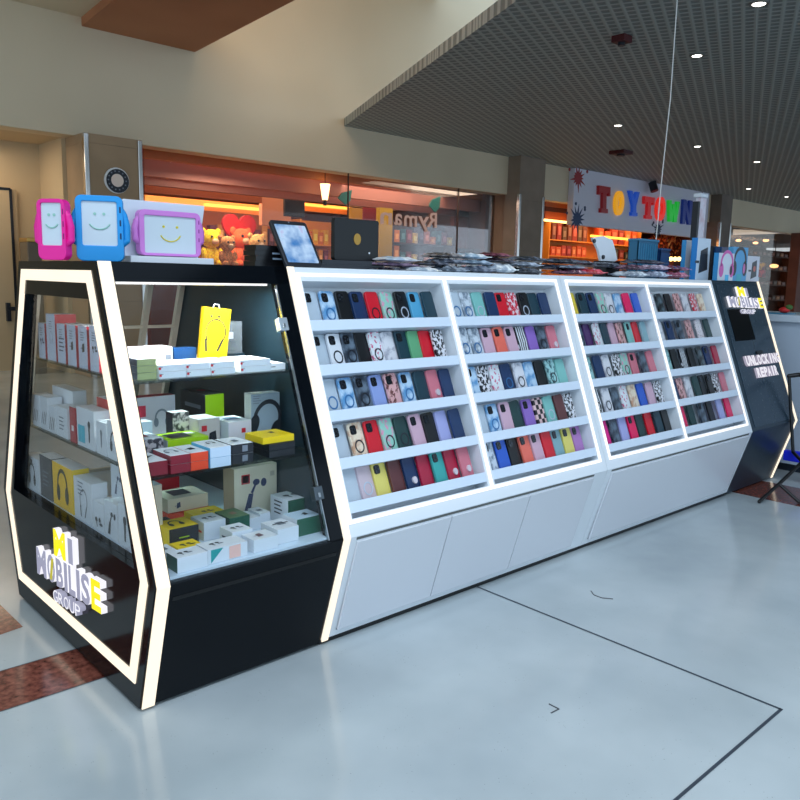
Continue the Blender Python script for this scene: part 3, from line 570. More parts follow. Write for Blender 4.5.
# black boxes
def blk(label, u0, u1, v0, v1, y, d, col=(14, 16, 20), z=HT, name='tablet_case_box', cat='box', group='dark flat boxes on the counter top', rough=.3, dec=()):
    a = at(u0, v1, y).x; b = at(u1, v1, y).x; t = at(u0, v0, y).z
    return carton(label, a, b, y, d, z, t, mat(col, rough), None, None, None, dec, 0, name, group, cat)
zt = at(248, 244, -.2).z; n = 4; dz = (zt - HT) / n
for i in range(n):
    a = at(255, 260, -.2).x; b = at(290, 260, -.2).x
    carton(f"flat black tablet sleeve box, {['bottom','second','third','topmost'][i]} of the stack beside the leaning tablet", a + .004*(i % 2), b, -.2, .08, HT + i*dz, HT + (i+1)*dz - .001, mat((16,17,20),.25), None, None, None, [('front','stripe',.3,0,.05,mat((150,170,190),.3))] if i in (1, 2) else (), group='flat black boxes in a stack')
# leaning tablet
tb = thing('tablet', 'tablet in black case with pale blue picture on screen, leaning on the stack', 'tablet', (0, 0, 0)); 
mb = MB(); T = lambda a, b, c: (a, c, b); th = .205; tw = .165
mb.prism(rrect(tw, th, .012, 4, 0, th/2), 0, .014, mat((26, 32, 40), .35), T); e = mb.build('case', tb, .002)
mb = MB(); mb.prism(rrect(tw - .026, th - .036, .003, 2, 0, th/2 - .002), -.002, 0, pat((60, 124, 182), (206, 220, 236), 14, lo=.35, hi=.6, c3=(204, 176, 210), detail=3), T); mb.build('screen', tb)
mb = MB(); mb.cyl((0, -.001, th - .008), (0, -.003, th - .008), .003, GR, 8); mb.build('camera_lens', tb)
tb.rotation_euler = Euler((radians(-34), 0, 0)); tb.location = (at(305, 266, -.285).x, -.287, HT + .003)
# black case with gold disc
a = at(334, 262, -.17); b = at(378, 262, -.17); t_ = at(334, 217, -.17)
kb = thing('tablet_folio', 'square black tablet folio with round gold window standing on dark flat boxes', 'tablet case', ((a.x + b.x)/2, -.16, HT + .0345)); w = b.x - a.x; h = t_.z - HT - .035
mb = MB(); mb.prism(rrect(w, h, .01, 3, 0, h/2), -.012, .012, mat((8, 9, 12), .4), T); mb.build('cover', kb, .002)
mb = MB(); mb.prism([(.018*cos(2*pi*i/20), h*.52 + .023*sin(2*pi*i/20)) for i in range(20)], -.0145, -.012, mat((176, 134, 50), .4), T); mb.build('round_window', kb)
mb = MB(); mb.cyl((w*.28, -.0125, h*.2), (w*.28, -.014, h*.2), .004, W1, 10); mb.build('stud', kb)
for i, (u0, u1) in enumerate([(318, 384), (322, 372)]):
    blk(['wide dark flat box beneath the gold disc folio, lower of two', 'wide dark flat box beneath the gold disc folio, upper of two'][i], u0, u1, 0, 0, -.25, .19) if False else carton(['wide dark flat box beneath the gold disc folio, lower of two', 'dark flat box directly beneath the gold disc folio'][i], at(u0, 268, -.25).x, at(u1, 268, -.25).x, -.25, .19, HT + i*.0165, HT + i*.0165 + .016, mat((18, 24, 34), .3), group='dark flat boxes on the counter top')
# bagged cases
def bag(label, u0, u1, v0, v1, y, col, d=.13, seed=0, hi=.16, c2=None):
    rnd = random.Random(seed); a = at(u0, v1, y).x; b = at(u1, v1, y).x; z1 = at((u0+u1)/2, v0, y).z; z0 = at((u0+u1)/2, v1, y).z
    w = b - a; h = max(z1 - z0, .008); NX, NY = 8, 8; vs = []; fs = []
    for top in (1, 0):
        for j in range(NY + 1):
            for i in range(NX + 1):
                p = i/NX*2 - 1; q = j/NY*2 - 1; e = max(0, (1 - abs(p)**4)) * max(0, (1 - abs(q)**4))
                z = (.38 + .5 * e + (rnd.uniform(-.16, .12) if e > .2 else 0)) * h if top else (.3 - .3 * e ** .5) * h
                vs.append((p * w/2 * (1 + rnd.uniform(-.015, .015)), q * d/2, z))
    N = (NX + 1) * (NY + 1)
    for j in range(NY):
        for i in range(NX):
            k = j * (NX + 1) + i; fs.append((k, k+1, k+NX+2, k+NX+1)); fs.append((N+k, N+k+NX+1, N+k+NX+2, N+k+1))
    ed = [i for i in range(NX + 1)] + [(j + 1) * (NX + 1) - 1 for j in range(1, NY + 1)] + [NY*(NX+1) + i for i in range(NX - 1, -1, -1)] + [j * (NX+1) for j in range(NY - 1, 0, -1)]
    for i in range(len(ed)): p, q = ed[i], ed[(i+1) % len(ed)]; fs.append((p, p+N, q+N, q))
    m = pat(col, c2 or tuple(min(255, c + 90) for c in col), 22, lo=.42, hi=.62, rough=.12, detail=3)
    mb = MB(); mb.add(vs, fs, m, False); o = mb.build('bagged_phone_case', loc=((a+b)/2, y + d/2, z0)); tag(o, label, 'phone case', 'bagged phone cases on the counter top')
SIL = (120, 134, 150); DK = (18, 22, 32)
bags = [  # u0,u1,v0,v1,y,colour,label
 (376, 412, 267, 272, -.30, DK, 'dark bagged case at the bottom left of the pile right of the folio'),
 (380, 424, 262, 267, -.28, (60, 34, 62), 'mauve and dark bagged case, second layer right of the gold disc folio'),
 (386, 422, 256, 262, -.26, (178, 198, 216), 'pale bag lying on top, nearest right of the gold disc folio'),
 (412, 442, 266, 272.5, -.31, (168, 184, 200), 'crumpled white bag at the pile bottom, first right of the dark ones'),
 (424, 452, 260, 266, -.28, (30, 34, 48), 'dark bagged case above the crumpled white bag'),
 (442, 470, 265, 273, -.31, (70, 82, 96), 'grey and silver bagged case low in the pile beneath the left pillar'),
 (440, 468, 258, 264, -.27, (54, 62, 78), 'slate bagged case in the pile, beneath the brown grey one'),
 (438, 466, 252, 258, -.25, (78, 72, 72), 'brown grey bagged case topmost on its pile'),
 (470, 497, 265, 273, -.31, (58, 66, 84), 'silver grey bagged case right of the grey and silver one'),
 (468, 496, 259, 265, -.28, (104, 122, 140), 'light grey bagged case in the second layer under the pale blue bag'),
 (466, 492, 252, 259, -.26, (166, 190, 208), 'pale blue white bag topmost, middle of the long pile'),
 (496, 519, 263, 273, -.31, (160, 174, 190), 'bright silver bagged case under the dark red one'),
 (492, 517, 257, 263, -.27, (20, 18, 30), 'black bagged case directly under the dark red bag'),
 (488, 513, 252, 257, -.25, (92, 16, 36), 'dark red bagged case topmost on the long pile'),
 (518, 546, 267, 274, -.31, (22, 26, 34), 'black bagged case at the bottom, left of the rack seam'),
 (517, 544, 261, 267, -.29, (116, 128, 144), 'silver bagged case on the black one, left of the rack seam'),
 (522, 550, 256, 261, -.26, (26, 34, 48), 'navy bagged case topmost, in front of the stone pillar'),
 (546, 586, 264, 270, -.24, (14, 22, 40), 'long dark navy bagged case behind the rack seam'),
 (548, 596, 258, 264, -.22, (20, 24, 38), 'long black bagged case lying on the navy one'),
 (566, 588, 265, 269, -.28, (110, 130, 152), 'light blue grey bagged case on the navy one, behind the maroon bag'),
 (568, 590, 269, 274.5, -.31, (84, 30, 52), 'maroon bagged case left of the bright red one'),
 (586, 608, 268, 274.5, -.30, (196, 20, 36), 'bright red bagged case on the counter edge'),
 (592, 634, 262, 268, -.22, (16, 20, 36), 'long dark bagged case behind the bright red one'),
 (628, 650, 270, 277, -.31, (150, 160, 176), 'silver bagged case at the bottom left in front of the blue basket'),
 (628, 650, 264, 270, -.29, (70, 30, 50), 'plum and silver bagged case, second layer in front of the blue basket'),
 (651, 672, 270, 277.5, -.31, (130, 140, 160), 'silver bagged case at the bottom below the hanging cable'),
 (650, 672, 264, 270, -.29, (150, 130, 150), 'pale mauve bagged case in the layer below the hanging cable'),
 (672, 690, 271, 278, -.31, (140, 60, 86), 'pink and silver bagged case at the bottom, left of the tall white box'),
 (671, 692, 265, 271, -.29, (90, 18, 44), 'dark crimson bagged case near the tall white box'),
 (636, 668, 259, 264, -.24, (26, 24, 42), 'dark bag lying before the blue basket, topmost layer'),
]
for i, (u0, u1, v0, v1, y, c, lab) in enumerate(bags): bag(lab, u0, u1, v0, v1, y, c, seed=i)
# white curved panel, baskets, boxes
wp = MB(); P0 = [at(u, v, -.05) for u, v in ((591, 238), (602, 236), (611, 240), (614, 250), (616, 260), (611, 263), (600, 263), (597, 250))]
wp.prism([(p.x, p.z) for p in P0], -.06, -.045, mat((226, 232, 240), .35), T); o = wp.build('phone_stand'); 
for v in o.data.vertices: v.co.z -= .0
zmin = min(v.co.z for v in o.data.vertices)
tag(o, 'white rounded plastic stand plate upright behind the dark bags', 'stand')
for u, v in ((594, 241), (603, 257)): q = MB(); p = at(u, v, -.062); q.cyl((p.x, -.06, p.z), (p.x, -.068, p.z), .012, BKB, 12); q.build('clamp', o)
q = MB(); p = at(606, 262, -.05); q.box((p.x - .07, -.1, HT), (p.x + .07, -.01, p.z + .004), BKB); q.build('foot', o)
def basket(label, u0, u1, v0, y, col, d):
    a = at(u0, 262, y).x; b = at(u1, 262, y).x; zt = at(u0, v0, y).z; t = thing('storage_basket', label, 'basket', ((a+b)/2, y, HT)); w = b - a; h = zt - HT
    m = mat(col, .4); mb = MB(); mb.box((-w/2, 0, 0), (w/2, d, .006), m); mb.box((-w/2, 0, 0), (-w/2 + .005, d, h), m); mb.box((w/2 - .005, 0, 0), (w/2, d, h), m); mb.box((-w/2, d - .005, 0), (w/2, d, h), m); mb.box((-w/2, 0, 0), (w/2, .005, h), m)
    for k in range(9): x = -w/2 + w * (k + .5) / 9; mb.box((x - .004, -.003, .02), (x + .004, .0, h - .03), mat(tuple(min(255, c + 30) for c in col), .4))
    mb.build('tub', t); mb = MB(); mb.box((-w/2 - .005, -.006, h - .015), (w/2 + .005, d + .004, h), mat(tuple(min(255, c + 20) for c in col), .4)); mb.build('rim', t, .003)
basket('teal blue ribbed plastic basket on the far part of the counter top', 637, 657, 238, -.02, (34, 104, 140), .07)
basket('smaller navy blue basket right of the teal blue one', 660, 669, 248, -.02, (22, 60, 110), .04)
def ubox(label, u0, u1, v0, vb, y, d, base, front, left, dec, z=HT, rz=0, name='product_box'):
    a = at(u0, vb, y).x; b = at(u1, vb, y).x; t = at((u0+u1)/2, v0, y).z
    return carton(label, a, b, y, d, z, t, base, None, front, left, dec, rz, name, 'product boxes at the far end of the counter top')
def P3(u0, u1, y): return at(u0, 270, y).x, at(u1, 270, y).x
ubox('tall white box with blue side and black chair shaped holder picture', 695, 708, 238, 278, -.25, .04, W1, mat((200, 216, 232), .4), mat((30, 130, 206), .4), [('front','charger',.0,.0,.26,K)])
ubox('white and blue tall box half hidden left of the chair picture box', 684, 690, 240, 275, -.15, .03, W1, mat((206, 214, 226), .4), mat((60, 150, 210), .4), [])
ubox('dark navy box between the tall white box and the headphones boxes', 711, 716, 246, 277, -.15, .06, BKB, mat((30, 44, 60), .4), None, [('front','rect',0,-.3,.04,mat((180,200,215),.4))])
ubox('white box with pink headphones picture at the far end of the counter', 719, 731, 253, 279, -.335, .035, W1, mat((206, 214, 226), .4), mat((70, 160, 220), .4), [('front','headphones',.1,.1,.19,mat((206,90,170),.4),K),('front','rect',.2,-.8,.04,CY)], rz=radians(-8))
ubox('blue box with black headphones picture at the far end of the counter', 732.5, 744.5, 247, 279, -.335, .035, CY, mat((76, 156, 206), .4), mat((90, 170, 220), .4), [('front','headphones',0,.05,.21,K,mat((200,110,170),.4)),('front','rect',0,-.85,.06,mat((60,170,190),.4))], rz=radians(-6))
ubox('white box with grey charging stand picture, last on the far end', 746, 758, 256, 279.5, -.335, .03, W1, mat((208, 210, 222), .4), None, [('front','charger',.1,0,.20,K,mat((190,90,70),.4))])
ubox('dark blue box behind the pink headphones box', 720, 729, 247, 270, -.20, .06, BLU, mat((22, 44, 96), .4), None, [])
# ring-light style pole with poster column on the counter
pl = thing('display_pole', 'slim white and black poster pole rising behind the tall white box', 'pole', (at(697, 250, .15).x, .15, HT))
zt = at(697, 193, .15).z - HT
mb = MB(); mb.box((-.04, -.02, .0), (.045, .02, zt - .03), pat((226, 220, 232), (196, 120, 130), 8, lo=.5, hi=.8)); mb.build('poster_panel', pl)
mb = MB(); mb.box((-.08, -.025, 0), (-.056, .02, zt - .06), BKB); mb.build('back_post', pl)
mb = MB(); mb.box((-.06, -.03, zt - .03), (.05, .03, zt), mat((226, 232, 240), .3)); mb.build('cap', pl, .004)
mb = MB(); mb.box((-.1, -.06, 0), (.08, .06, .008), BKB); mb.build('foot', pl)
# cable from the ceiling
zc = 3.66; pa = Vector((at(656, 238, -.0).x, -.0, HT + .22)); pb = Vector((pa.x + .05, .0, zc)); 
mb = MB(); mb.tube([(pa.x - .02, .05, HT + .01), (pa.x - .01, .02, HT + .16), pa, (pa.x + .02, 0, 2.0), (pa.x + .055, 0, 2.5), pb], .0035, mat((214, 214, 210), .5), 6); tag(mb.build('power_cable'), 'thin white cable hanging from the grey ceiling to the blue basket', 'cable')

# ================================================================== setting
YF = 7.35
def fl_mat():
    m, nt, b = nodes('terrazzo'); tc = nt.nodes.new('ShaderNodeTexCoord')
    n = nt.nodes.new('ShaderNodeTexNoise'); n.inputs['Scale'].default_value = 1.3; n.inputs['Detail'].default_value = 4
    v = nt.nodes.new('ShaderNodeTexVoronoi'); v.inputs['Scale'].default_value = 70
    r = nt.nodes.new('ShaderNodeValToRGB'); e = r.color_ramp.elements; e[0].color = lin((158, 168, 172)) + (1,); e[1].color = lin((192, 200, 202)) + (1,); e[0].position = .3; e[1].position = .7
    r2 = nt.nodes.new('ShaderNodeValToRGB'); f = r2.color_ramp.elements; f[0].position = .07; f[0].color = (.5, .5, .5, 1); f[1].position = .12; f[1].color = (1, 1, 1, 1)
    n2 = nt.nodes.new('ShaderNodeTexNoise'); n2.inputs['Scale'].default_value = 9; r3 = nt.nodes.new('ShaderNodeValToRGB'); r3.color_ramp.elements[0].position = .5; r3.color_ramp.elements[1].position = .62
    mx = nt.nodes.new('ShaderNodeMix'); mx.data_type = 'RGBA'; mx.blend_type = 'MULTIPLY'
    nt.links.new(tc.outputs['Object'], n.inputs['Vector']); nt.links.new(tc.outputs['Object'], v.inputs['Vector']); nt.links.new(tc.outputs['Object'], n2.inputs['Vector'])
    nt.links.new(n.outputs['Fac'], r.inputs['Fac']); nt.links.new(v.outputs['Distance'], r2.inputs['Fac']); nt.links.new(n2.outputs['Fac'], r3.inputs['Fac'])
    nt.links.new(r3.outputs['Color'], mx.inputs[0]); nt.links.new(r.outputs['Color'], mx.inputs[6]); nt.links.new(r2.outputs['Color'], mx.inputs[7]); nt.links.new(mx.outputs[2], b.inputs['Base Color'])
    b.inputs['Roughness'].default_value = .17; return m
FLM = fl_mat()
mb = MB(); mb.box((-8, -9, -.1), (34, 18, 0), FLM); struct(mb.build('floor'))
MARB = pat((74, 34, 28), (150, 88, 74), 45, lo=.3, hi=.7, rough=.15, detail=5)
def inlay(pts, m, z=.0008, name='trim_1'):
    mb = MB(); mb.add([(x, y, z) for x, y in pts], [tuple(range(len(pts)))], m); o = mb.build(name); 
    if sum(pts[i][0]*pts[(i+1) % len(pts)][1] - pts[(i+1) % len(pts)][0]*pts[i][1] for i in range(len(pts))) < 0: o.data.flip_normals()
    struct(o)
inlay([(-6, -.30), (1.2, -.285), (1.2, -.03), (-6, -.03)], MARB, name='trim_1')
inlay([(-.161, .252), (-.077, .268), (-.081, .536), (-2, 1.9), (-5, 2.6), (-5, .9)], MARB, name='trim_2')
inlay([(4.0, -6), (4.46, -6), (4.46, 6), (4.0, 6)], MARB, name='trim_3')
LINE = mat((58, 66, 76), .5)
inlay([(1.528, -1.842), (1.538, -1.842), (1.538, 3), (1.528, 3)], LINE, .0012, 'trim_4')
inlay([(-6, -1.848), (1.538, -1.848), (1.538, -1.838), (-6, -1.838)], LINE, .0012, 'trim_5')
inlay([(-6, -.035), (1.2, -.035), (1.2, -.03), (-6, -.03)], LINE, .0014, 'trim_6'); inlay([(-6, -.305), (1.2, -.29), (1.2, -.286), (-6, -.30)], LINE, .0014, 'trim_7')
# scuffs on the floor
mb = MB(); pts = [atz(u, v, .001) for u, v in ((591, 591), (594, 595), (602, 598), (613, 599))]; mb.tube([(p.x, p.y, .0012) for p in pts], .0022, mat((90, 92, 96), .7), 5); struct(mb.build('trim_8'))
mb = MB(); pts = [atz(u, v, .001) for u, v in ((549, 704), (559, 709), (551, 713))]; mb.tube([(p.x, p.y, .0012) for p in pts], .0022, mat((70, 72, 76), .7), 5); struct(mb.build('trim_9'))

def wallmat(c1, c2, s=.6): return pat(c1, c2, s, lo=.3, hi=.7, rough=.75)
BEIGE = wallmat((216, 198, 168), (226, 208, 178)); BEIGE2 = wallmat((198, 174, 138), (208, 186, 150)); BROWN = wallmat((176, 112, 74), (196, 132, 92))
ZL = 3.0; ZCL = 3.66
# bulkhead over the shops (front wall) and its upper part
mb = MB(); mb.box((-8, YF, 2.96), (34, YF + .3, 9), BEIGE); struct(mb.build('wall_back'))
# recess at the left
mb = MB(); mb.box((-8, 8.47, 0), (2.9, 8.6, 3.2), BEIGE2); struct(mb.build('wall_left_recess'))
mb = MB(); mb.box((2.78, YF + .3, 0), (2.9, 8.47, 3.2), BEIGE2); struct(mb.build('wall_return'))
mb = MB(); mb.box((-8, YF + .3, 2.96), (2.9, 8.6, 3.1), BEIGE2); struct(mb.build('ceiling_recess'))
# door in the recess
p = at(15, 190, 8.45); q = at(9, 191, 8.45)
d1 = MB(); d1.box((-1.4, 8.40, 0), (p.x, 8.469, p.z), mat((176, 152, 118), .5)); o = struct(d1.build('door_1'))
s_ = MB(); s_.box((-1.3, 8.385, 0), (q.x, 8.40, q.z), mat((196, 172, 136), .5)); s_.build('door_leaf', o)
s_ = MB(); s_.box((q.x - .02, 8.38, 0), (q.x + .015, 8.39, q.z + .02), BKB); s_.box((-1.3, 8.38, q.z), (q.x, 8.39, q.z + .035), BKB); s_.build('door_seal', o)
hp = at(8, 312, 8.36); s_ = MB(); s_.box((hp.x - .02, 8.33, hp.z - .12), (hp.x + .03, 8.38, hp.z + .12), BKB); s_.box((hp.x, 8.28, hp.z + .02), (hp.x + .14, 8.33, hp.z + .07), BKB); s_.build('door_handle', o)
# waste bin / brass edged box by the recess
b0 = at(25, 250, 7.9); b1 = at(39, 250, 7.9); bt = at(30, 238, 7.9)
wb = thing('waste_bin', 'grey brown bin with brass rim beside the beige recess wall', 'bin', ((b0.x+b1.x)/2, 7.95, 0)); w = b1.x - b0.x
mb = MB(); mb.box((-w/2, -.15, 0), (w/2, .15, bt.z - .05), mat((104, 92, 76), .4)); mb.build('body', wb, .01); mb = MB(); mb.box((-w/2 - .005, -.155, bt.z - .05), (w/2 + .005, .155, bt.z), mat((190, 150, 80), .3, .8)); mb.build('rim', wb, .005)
# columns
def column(name, u0, u1, y, stripL, stripR, z1, colr, zs=2.96):
    x0 = at(u0, 200, y).x; x1 = at(u1, 200, y).x; mb = MB()
    zc = [0, .95, 1.9, 2.85, z1]
    for a, b in zip(zc, zc[1:]): mb.box((x0, y, a + .003), (x1, y + .6, b), colr)
    mb.box((x0 + .01, y + .01, 0), (x1 - .01, y + .59, z1), mat((70, 64, 58), .6)); o = mb.build(name); struct(o)
    w = .06
    for x in (x0 - .005, x1 - w + .005): mb = MB(); mb.box((x, y - .02, 0), (x + w, y + .06, zs), CHROME); mb.build('edge_strip', o, .01)
    return x0, x1
cx0, cx1 = column('trim_10', 86, 143, 7.05, 0, 0, 2.96, wallmat((160, 134, 104), (174, 146, 114), 3))
column('trim_11', 519, 544, 7.05, 0, 0, ZCL, wallmat((136, 120, 104), (150, 132, 116), 3))
column('trim_12', 722, 733, 7.05, 0, 0, ZCL, wallmat((116, 104, 94), (128, 114, 104), 3))
# disc on the column
c = at(117, 180.5, 7.02); ds = thing('round_sign', 'round black and white disc sign fixed on the brown column', 'sign', (c.x, 7.045, c.z))
mb = MB(); mb.cyl((0, 0, 0), (0, -.03, 0), .155, mat((240, 240, 240), .4), 32); mb.build('rim', ds)
mb = MB(); mb.cyl((.006, -.03, -.006), (.006, -.036, -.006), .143, mat((22, 26, 40), .4), 32)
mb.build('dark_ring', ds); mb = MB(); mb.cyl((0, -.036, 0), (0, -.042, 0), .078, mat((245, 224, 208), .5), 28); mb.build('centre', ds)
mb = MB()
for k in range(14): a = 2*pi*k/14; mb.box((.112*cos(a) - .008, -.039, .112*sin(a) - .008), (.112*cos(a) + .008, -.036, .112*sin(a) + .008), GR)
mb.build('printed_marks', ds)
# grey open-cell ceiling
def ceil_mat():
    m, nt, b = nodes('open_cell_ceiling'); tc = nt.nodes.new('ShaderNodeTexCoord'); mp = nt.nodes.new('ShaderNodeMapping'); mp.inputs['Rotation'].default_value = (0, 0, radians(-24)); mp.inputs['Scale'].default_value = (9.5, 9.5, 1)
    sp = nt.nodes.new('ShaderNodeSeparateXYZ'); nt.links.new(tc.outputs['Object'], mp.inputs['Vector']); nt.links.new(mp.outputs['Vector'], sp.inputs[0])
    def tri(out, off=0):
        a = nt.nodes.new('ShaderNodeMath'); a.operation = 'PINGPONG'; a.inputs[1].default_value = .5; nt.links.new(out, a.inputs[0]); return a.outputs[0]
    a = tri(sp.outputs[0]); c = tri(sp.outputs[1]); mn = nt.nodes.new('ShaderNodeMath'); mn.operation = 'MINIMUM'; nt.links.new(a, mn.inputs[0]); nt.links.new(c, mn.inputs[1])
    r = nt.nodes.new('ShaderNodeValToRGB'); e = r.color_ramp.elements; e[0].position = .10; e[0].color = lin((170, 176, 172)) + (1,); e[1].position = .22; e[1].color = lin((122, 128, 126)) + (1,)
    nt.links.new(mn.outputs[0], r.inputs['Fac']); nt.links.new(r.outputs['Color'], b.inputs['Base Color']); b.inputs['Roughness'].default_value = .6
    bp = nt.nodes.new('ShaderNodeBump'); bp.inputs['Strength'].default_value = .6; bp.inputs['Distance'].default_value = .03; bp.invert = True; nt.links.new(mn.outputs[0], bp.inputs['Height']); nt.links.new(bp.outputs[0], b.inputs['Normal']); return m
e0 = Vector((7.03, YF)); ed = Vector((2.5, 5.48)).normalized(); e1 = e0 - ed * 16
mb = MB(); T3 = lambda a, b, c: (a, b, c); mb.prism([(e0.x, e0.y), (e1.x, e1.y), (34, e1.y), (34, YF)], ZCL, ZCL + .12, ceil_mat(), T3); struct(mb.build('ceiling'))
# tan beam crossing the high void at the upper left, and the roof above it
A, Bq = atz(195, 52, 4.25), atz(295, 0, 4.25); dr = (Bq - A).normalized(); nl = Vector((dr.y, -dr.x, 0)) * (1 if dr.y < 0 else -1)
if nl.x > 0: nl = -nl
A0 = A - dr * ((A.y - YF) / dr.y if A.y < YF else 0); A0 = A + dr * ((YF - A.y) / dr.y); B0_ = A + dr * 9
mb = MB(); A1 = A0 + Vector((-1.5, 0, 0)); B1_ = B0_ + Vector((-1.5, 0, 0))
mb.prism([(A0.x, A0.y), (B0_.x, B0_.y), (B1_.x, B1_.y), (A1.x, A1.y)], 4.25, 4.6, BROWN, T3); struct(mb.build('ceiling_beam'))
mb = MB(); mb.prism([(A1.x, A1.y), (B1_.x, B1_.y), (-8, B1_.y), (-8, YF)], 4.35, 4.6, BEIGE, T3); struct(mb.build('ceiling_left'))
mb = MB(); mb.box((-8, -1, 6.0), (9, YF, 6.2), BEIGE); struct(mb.build('ceiling_upper'))
# ceiling downlights
for i, (u, v) in enumerate([(697, 55), (618, 125), (697.5, 146), (757, 161.5), (748.5, 188.5), (786.5, 196.5), (759, 3)]):
    c = atz(u, v, ZCL); lab = ['nearest the cable, high on the right', 'left of the cable just above the shops', 'right of the cable in the first far row', 'near the right edge, above two others', 'in the farthest row, left one', 'in the farthest row, right one', 'at the upper right corner of the ceiling'][i]
    t = thing('downlight', f'round recessed ceiling light {lab}', 'ceiling light', (c.x, c.y, ZCL), 0, 'recessed ceiling lights')
    r = .055 if i else .05
    mb = MB(); n = 20; ringfaces(mb, [((r+.025)*cos(2*pi*k/n), (r+.025)*sin(2*pi*k/n)) for k in range(n)], [(r*cos(2*pi*k/n), r*sin(2*pi*k/n)) for k in range(n)], -.012, .0, mat((120, 118, 112), .5), T3); mb.build('rim', t)
    mb = MB(); mb.cyl((0, 0, -.009), (0, 0, -.002), r - .002, mat((255, 250, 240), .5, 0, 9), n); mb.build('lens', t)
for i, (u, v) in enumerate([(622, 36), (621, 151)]):
    c = atz(u, v, ZCL); s = .07 if i == 0 else .15; mb = MB(); mb.box((-s, -s, -.06), (s, s, -.001), mat((74, 10, 16), .5)); mb.cyl((0, 0, -.09), (0, 0, -.06), s*.5, BKB, 12)
    tag(mb.build('ceiling_sensor', loc=(c.x, c.y, ZCL)), ['dark red box on the ceiling, nearer one, high beside the cable', 'dark red box on the ceiling, farther one just above the shop sign'][i], 'sensor', 'dark red ceiling boxes')

# ------------------------------------------------------------------ shopfront one (warm gift shop)
X_L = cx1; X_P = at(519, 200, 7.05).x; X_PR = at(546, 200, 7.05).x; X_Q = at(722, 200, 7.05).x; X_QR = at(733, 230, 7.05).x
mb = MB(); mb.box((X_L, YF + .05, .3), (X_P, YF + .062, 2.96), SHOPGLASS); o = struct(mb.build('window_1'))
for u in (350, 460): x = at(u, 220, YF).x; s_ = MB(); s_.box((x - .008, YF + .045, .3), (x + .008, YF + .067, 2.96), mat((60, 40, 34), .5)); s_.build('glazing_joint', o)
mb = MB(); mb.box((X_L, YF, 0), (X_P, YF + .12, .3), mat((90, 70, 56), .5)); struct(mb.build('baseboard_shop'))
OR = mat((176, 104, 60), .7)
mb = MB(); mb.box((cx0, 12.9, 0), (X_PR, 13.0, 3.4), wallmat((128, 66, 36), (160, 84, 44), 1.2)); struct(mb.build('wall_shop_back'))
mb = MB(); mb.box((cx0, YF + .3, 0), (cx0 + .1, 13, 3.4), OR); struct(mb.build('wall_shop_left'))
mb = MB(); mb.box((X_P + .3, YF + .3, 0), (X_P + .4, 13, 3.4), mat((84, 44, 30), .6)); struct(mb.build('wall_shop_right'))
mb = MB(); mb.box((cx0, YF + .3, 3.3), (X_PR + .1, 13, 3.4), mat((150, 84, 56), .7)); struct(mb.build('ceiling_shop'))
def band(n, v0, v1, u, y, u0, u1, m, th=.1, name='trim'):
    z1 = at(u, v0, y).z; z0 = at(u, v1, y).z; mb = MB(); mb.box((at(u0, 200, y).x, y, z0), (at(u1, 200, y).x, y + th, z1), m); struct(mb.build(f'trim_{n}'))
band(19, 158, 172, 260, 8.1, 145, 519, mat((206, 132, 84), .6)); band(20, 172, 188, 260, 8.3, 145, 519, mat((196, 136, 124), .6)); band(21, 188, 196, 260, 8.6, 145, 519, mat((150, 104, 96), .6)); band(22, 194, 203, 260, 9.2, 145, 262, mat((150, 78, 44), .6))
band(23, 203, 213, 235, 10.2, 145, 263, mat((236, 150, 70), .6)); band(24, 205, 213, 330, 10.2, 302, 352, mat((236, 140, 60), .6)); band(25, 200, 208, 370, 9.4, 350, 396, mat((198, 160, 120), .6))
band(26, 182, 226, 275, 9.4, 262, 291, mat((196, 128, 96), .6))
band(27, 208, 262, 386, 8.3, 380, 393, mat((176, 142, 30), .6)); band(28, 208, 262, 357, 9.3, 351, 364, mat((150, 110, 30), .6)); band(29, 192, 262, 505, 7.9, 486, 519, pat((88, 48, 34), (116, 68, 50), 6, 'wave', rough=.5))
band(30, 205, 262, 470, 8.6, 455, 486, mat((132, 52, 30), .6))
# strip lights and pendant in the shop
for i, (u0, u1, v) in enumerate([(205, 262, 211), (303, 350, 210)]):
    a = at(u0, v, 10.1); b = at(u1, v, 10.1); mb = MB(); mb.box((a.x, 10.08, b.z), (b.x, 10.14, b.z + .05), mat((255, 176, 70), .5, 0, 2.2)); tag(mb.build('strip_light'), ['glowing orange strip light above the plush toys', 'glowing orange strip light right of the black shop screen'][i], 'light', 'strip lights in the warm shop')  # strip stands free in front of the cornice, not fixed to the ceiling
c = at(325, 200, 8.0); zt = at(325, 184, 8.0).z
pd = thing('pendant_lamp', 'small glowing glass pendant lamp behind the shop window', 'lamp', (c.x, 8.0, c.z))
mb = MB(); mb.cyl((0, 0, 0), (0, 0, zt - c.z), .045, mat((255, 214, 150), .4, 0, 3.5), 14, .085); mb.build('glass_shade', pd); mb = MB(); mb.cyl((0, 0, -.09), (0, 0, 0), .03, BKB, 10); mb.cyl((0, 0, zt - c.z), (0, 0, 3.3 - c.z), .006, BKB, 6); mb.build('fitting', pd)
a = at(285, 216, 9.0); b = at(305, 195, 9.0); ts = thing('hanging_screen', 'black hanging screen inside the warm shop above the tablet', 'screen', ((a.x+b.x)/2, 9.0, a.z)); mb = MB(); mb.box((-(b.x-a.x)/2, 0, 0), ((b.x-a.x)/2, .06, b.z-a.z), BKB); mb.build('panel', ts, .01); mb = MB(); mb.cyl((0, .05, b.z-a.z), (0, .05, 3.3-a.z), .02, BKB, 8); mb.build('ceiling_mount', ts)
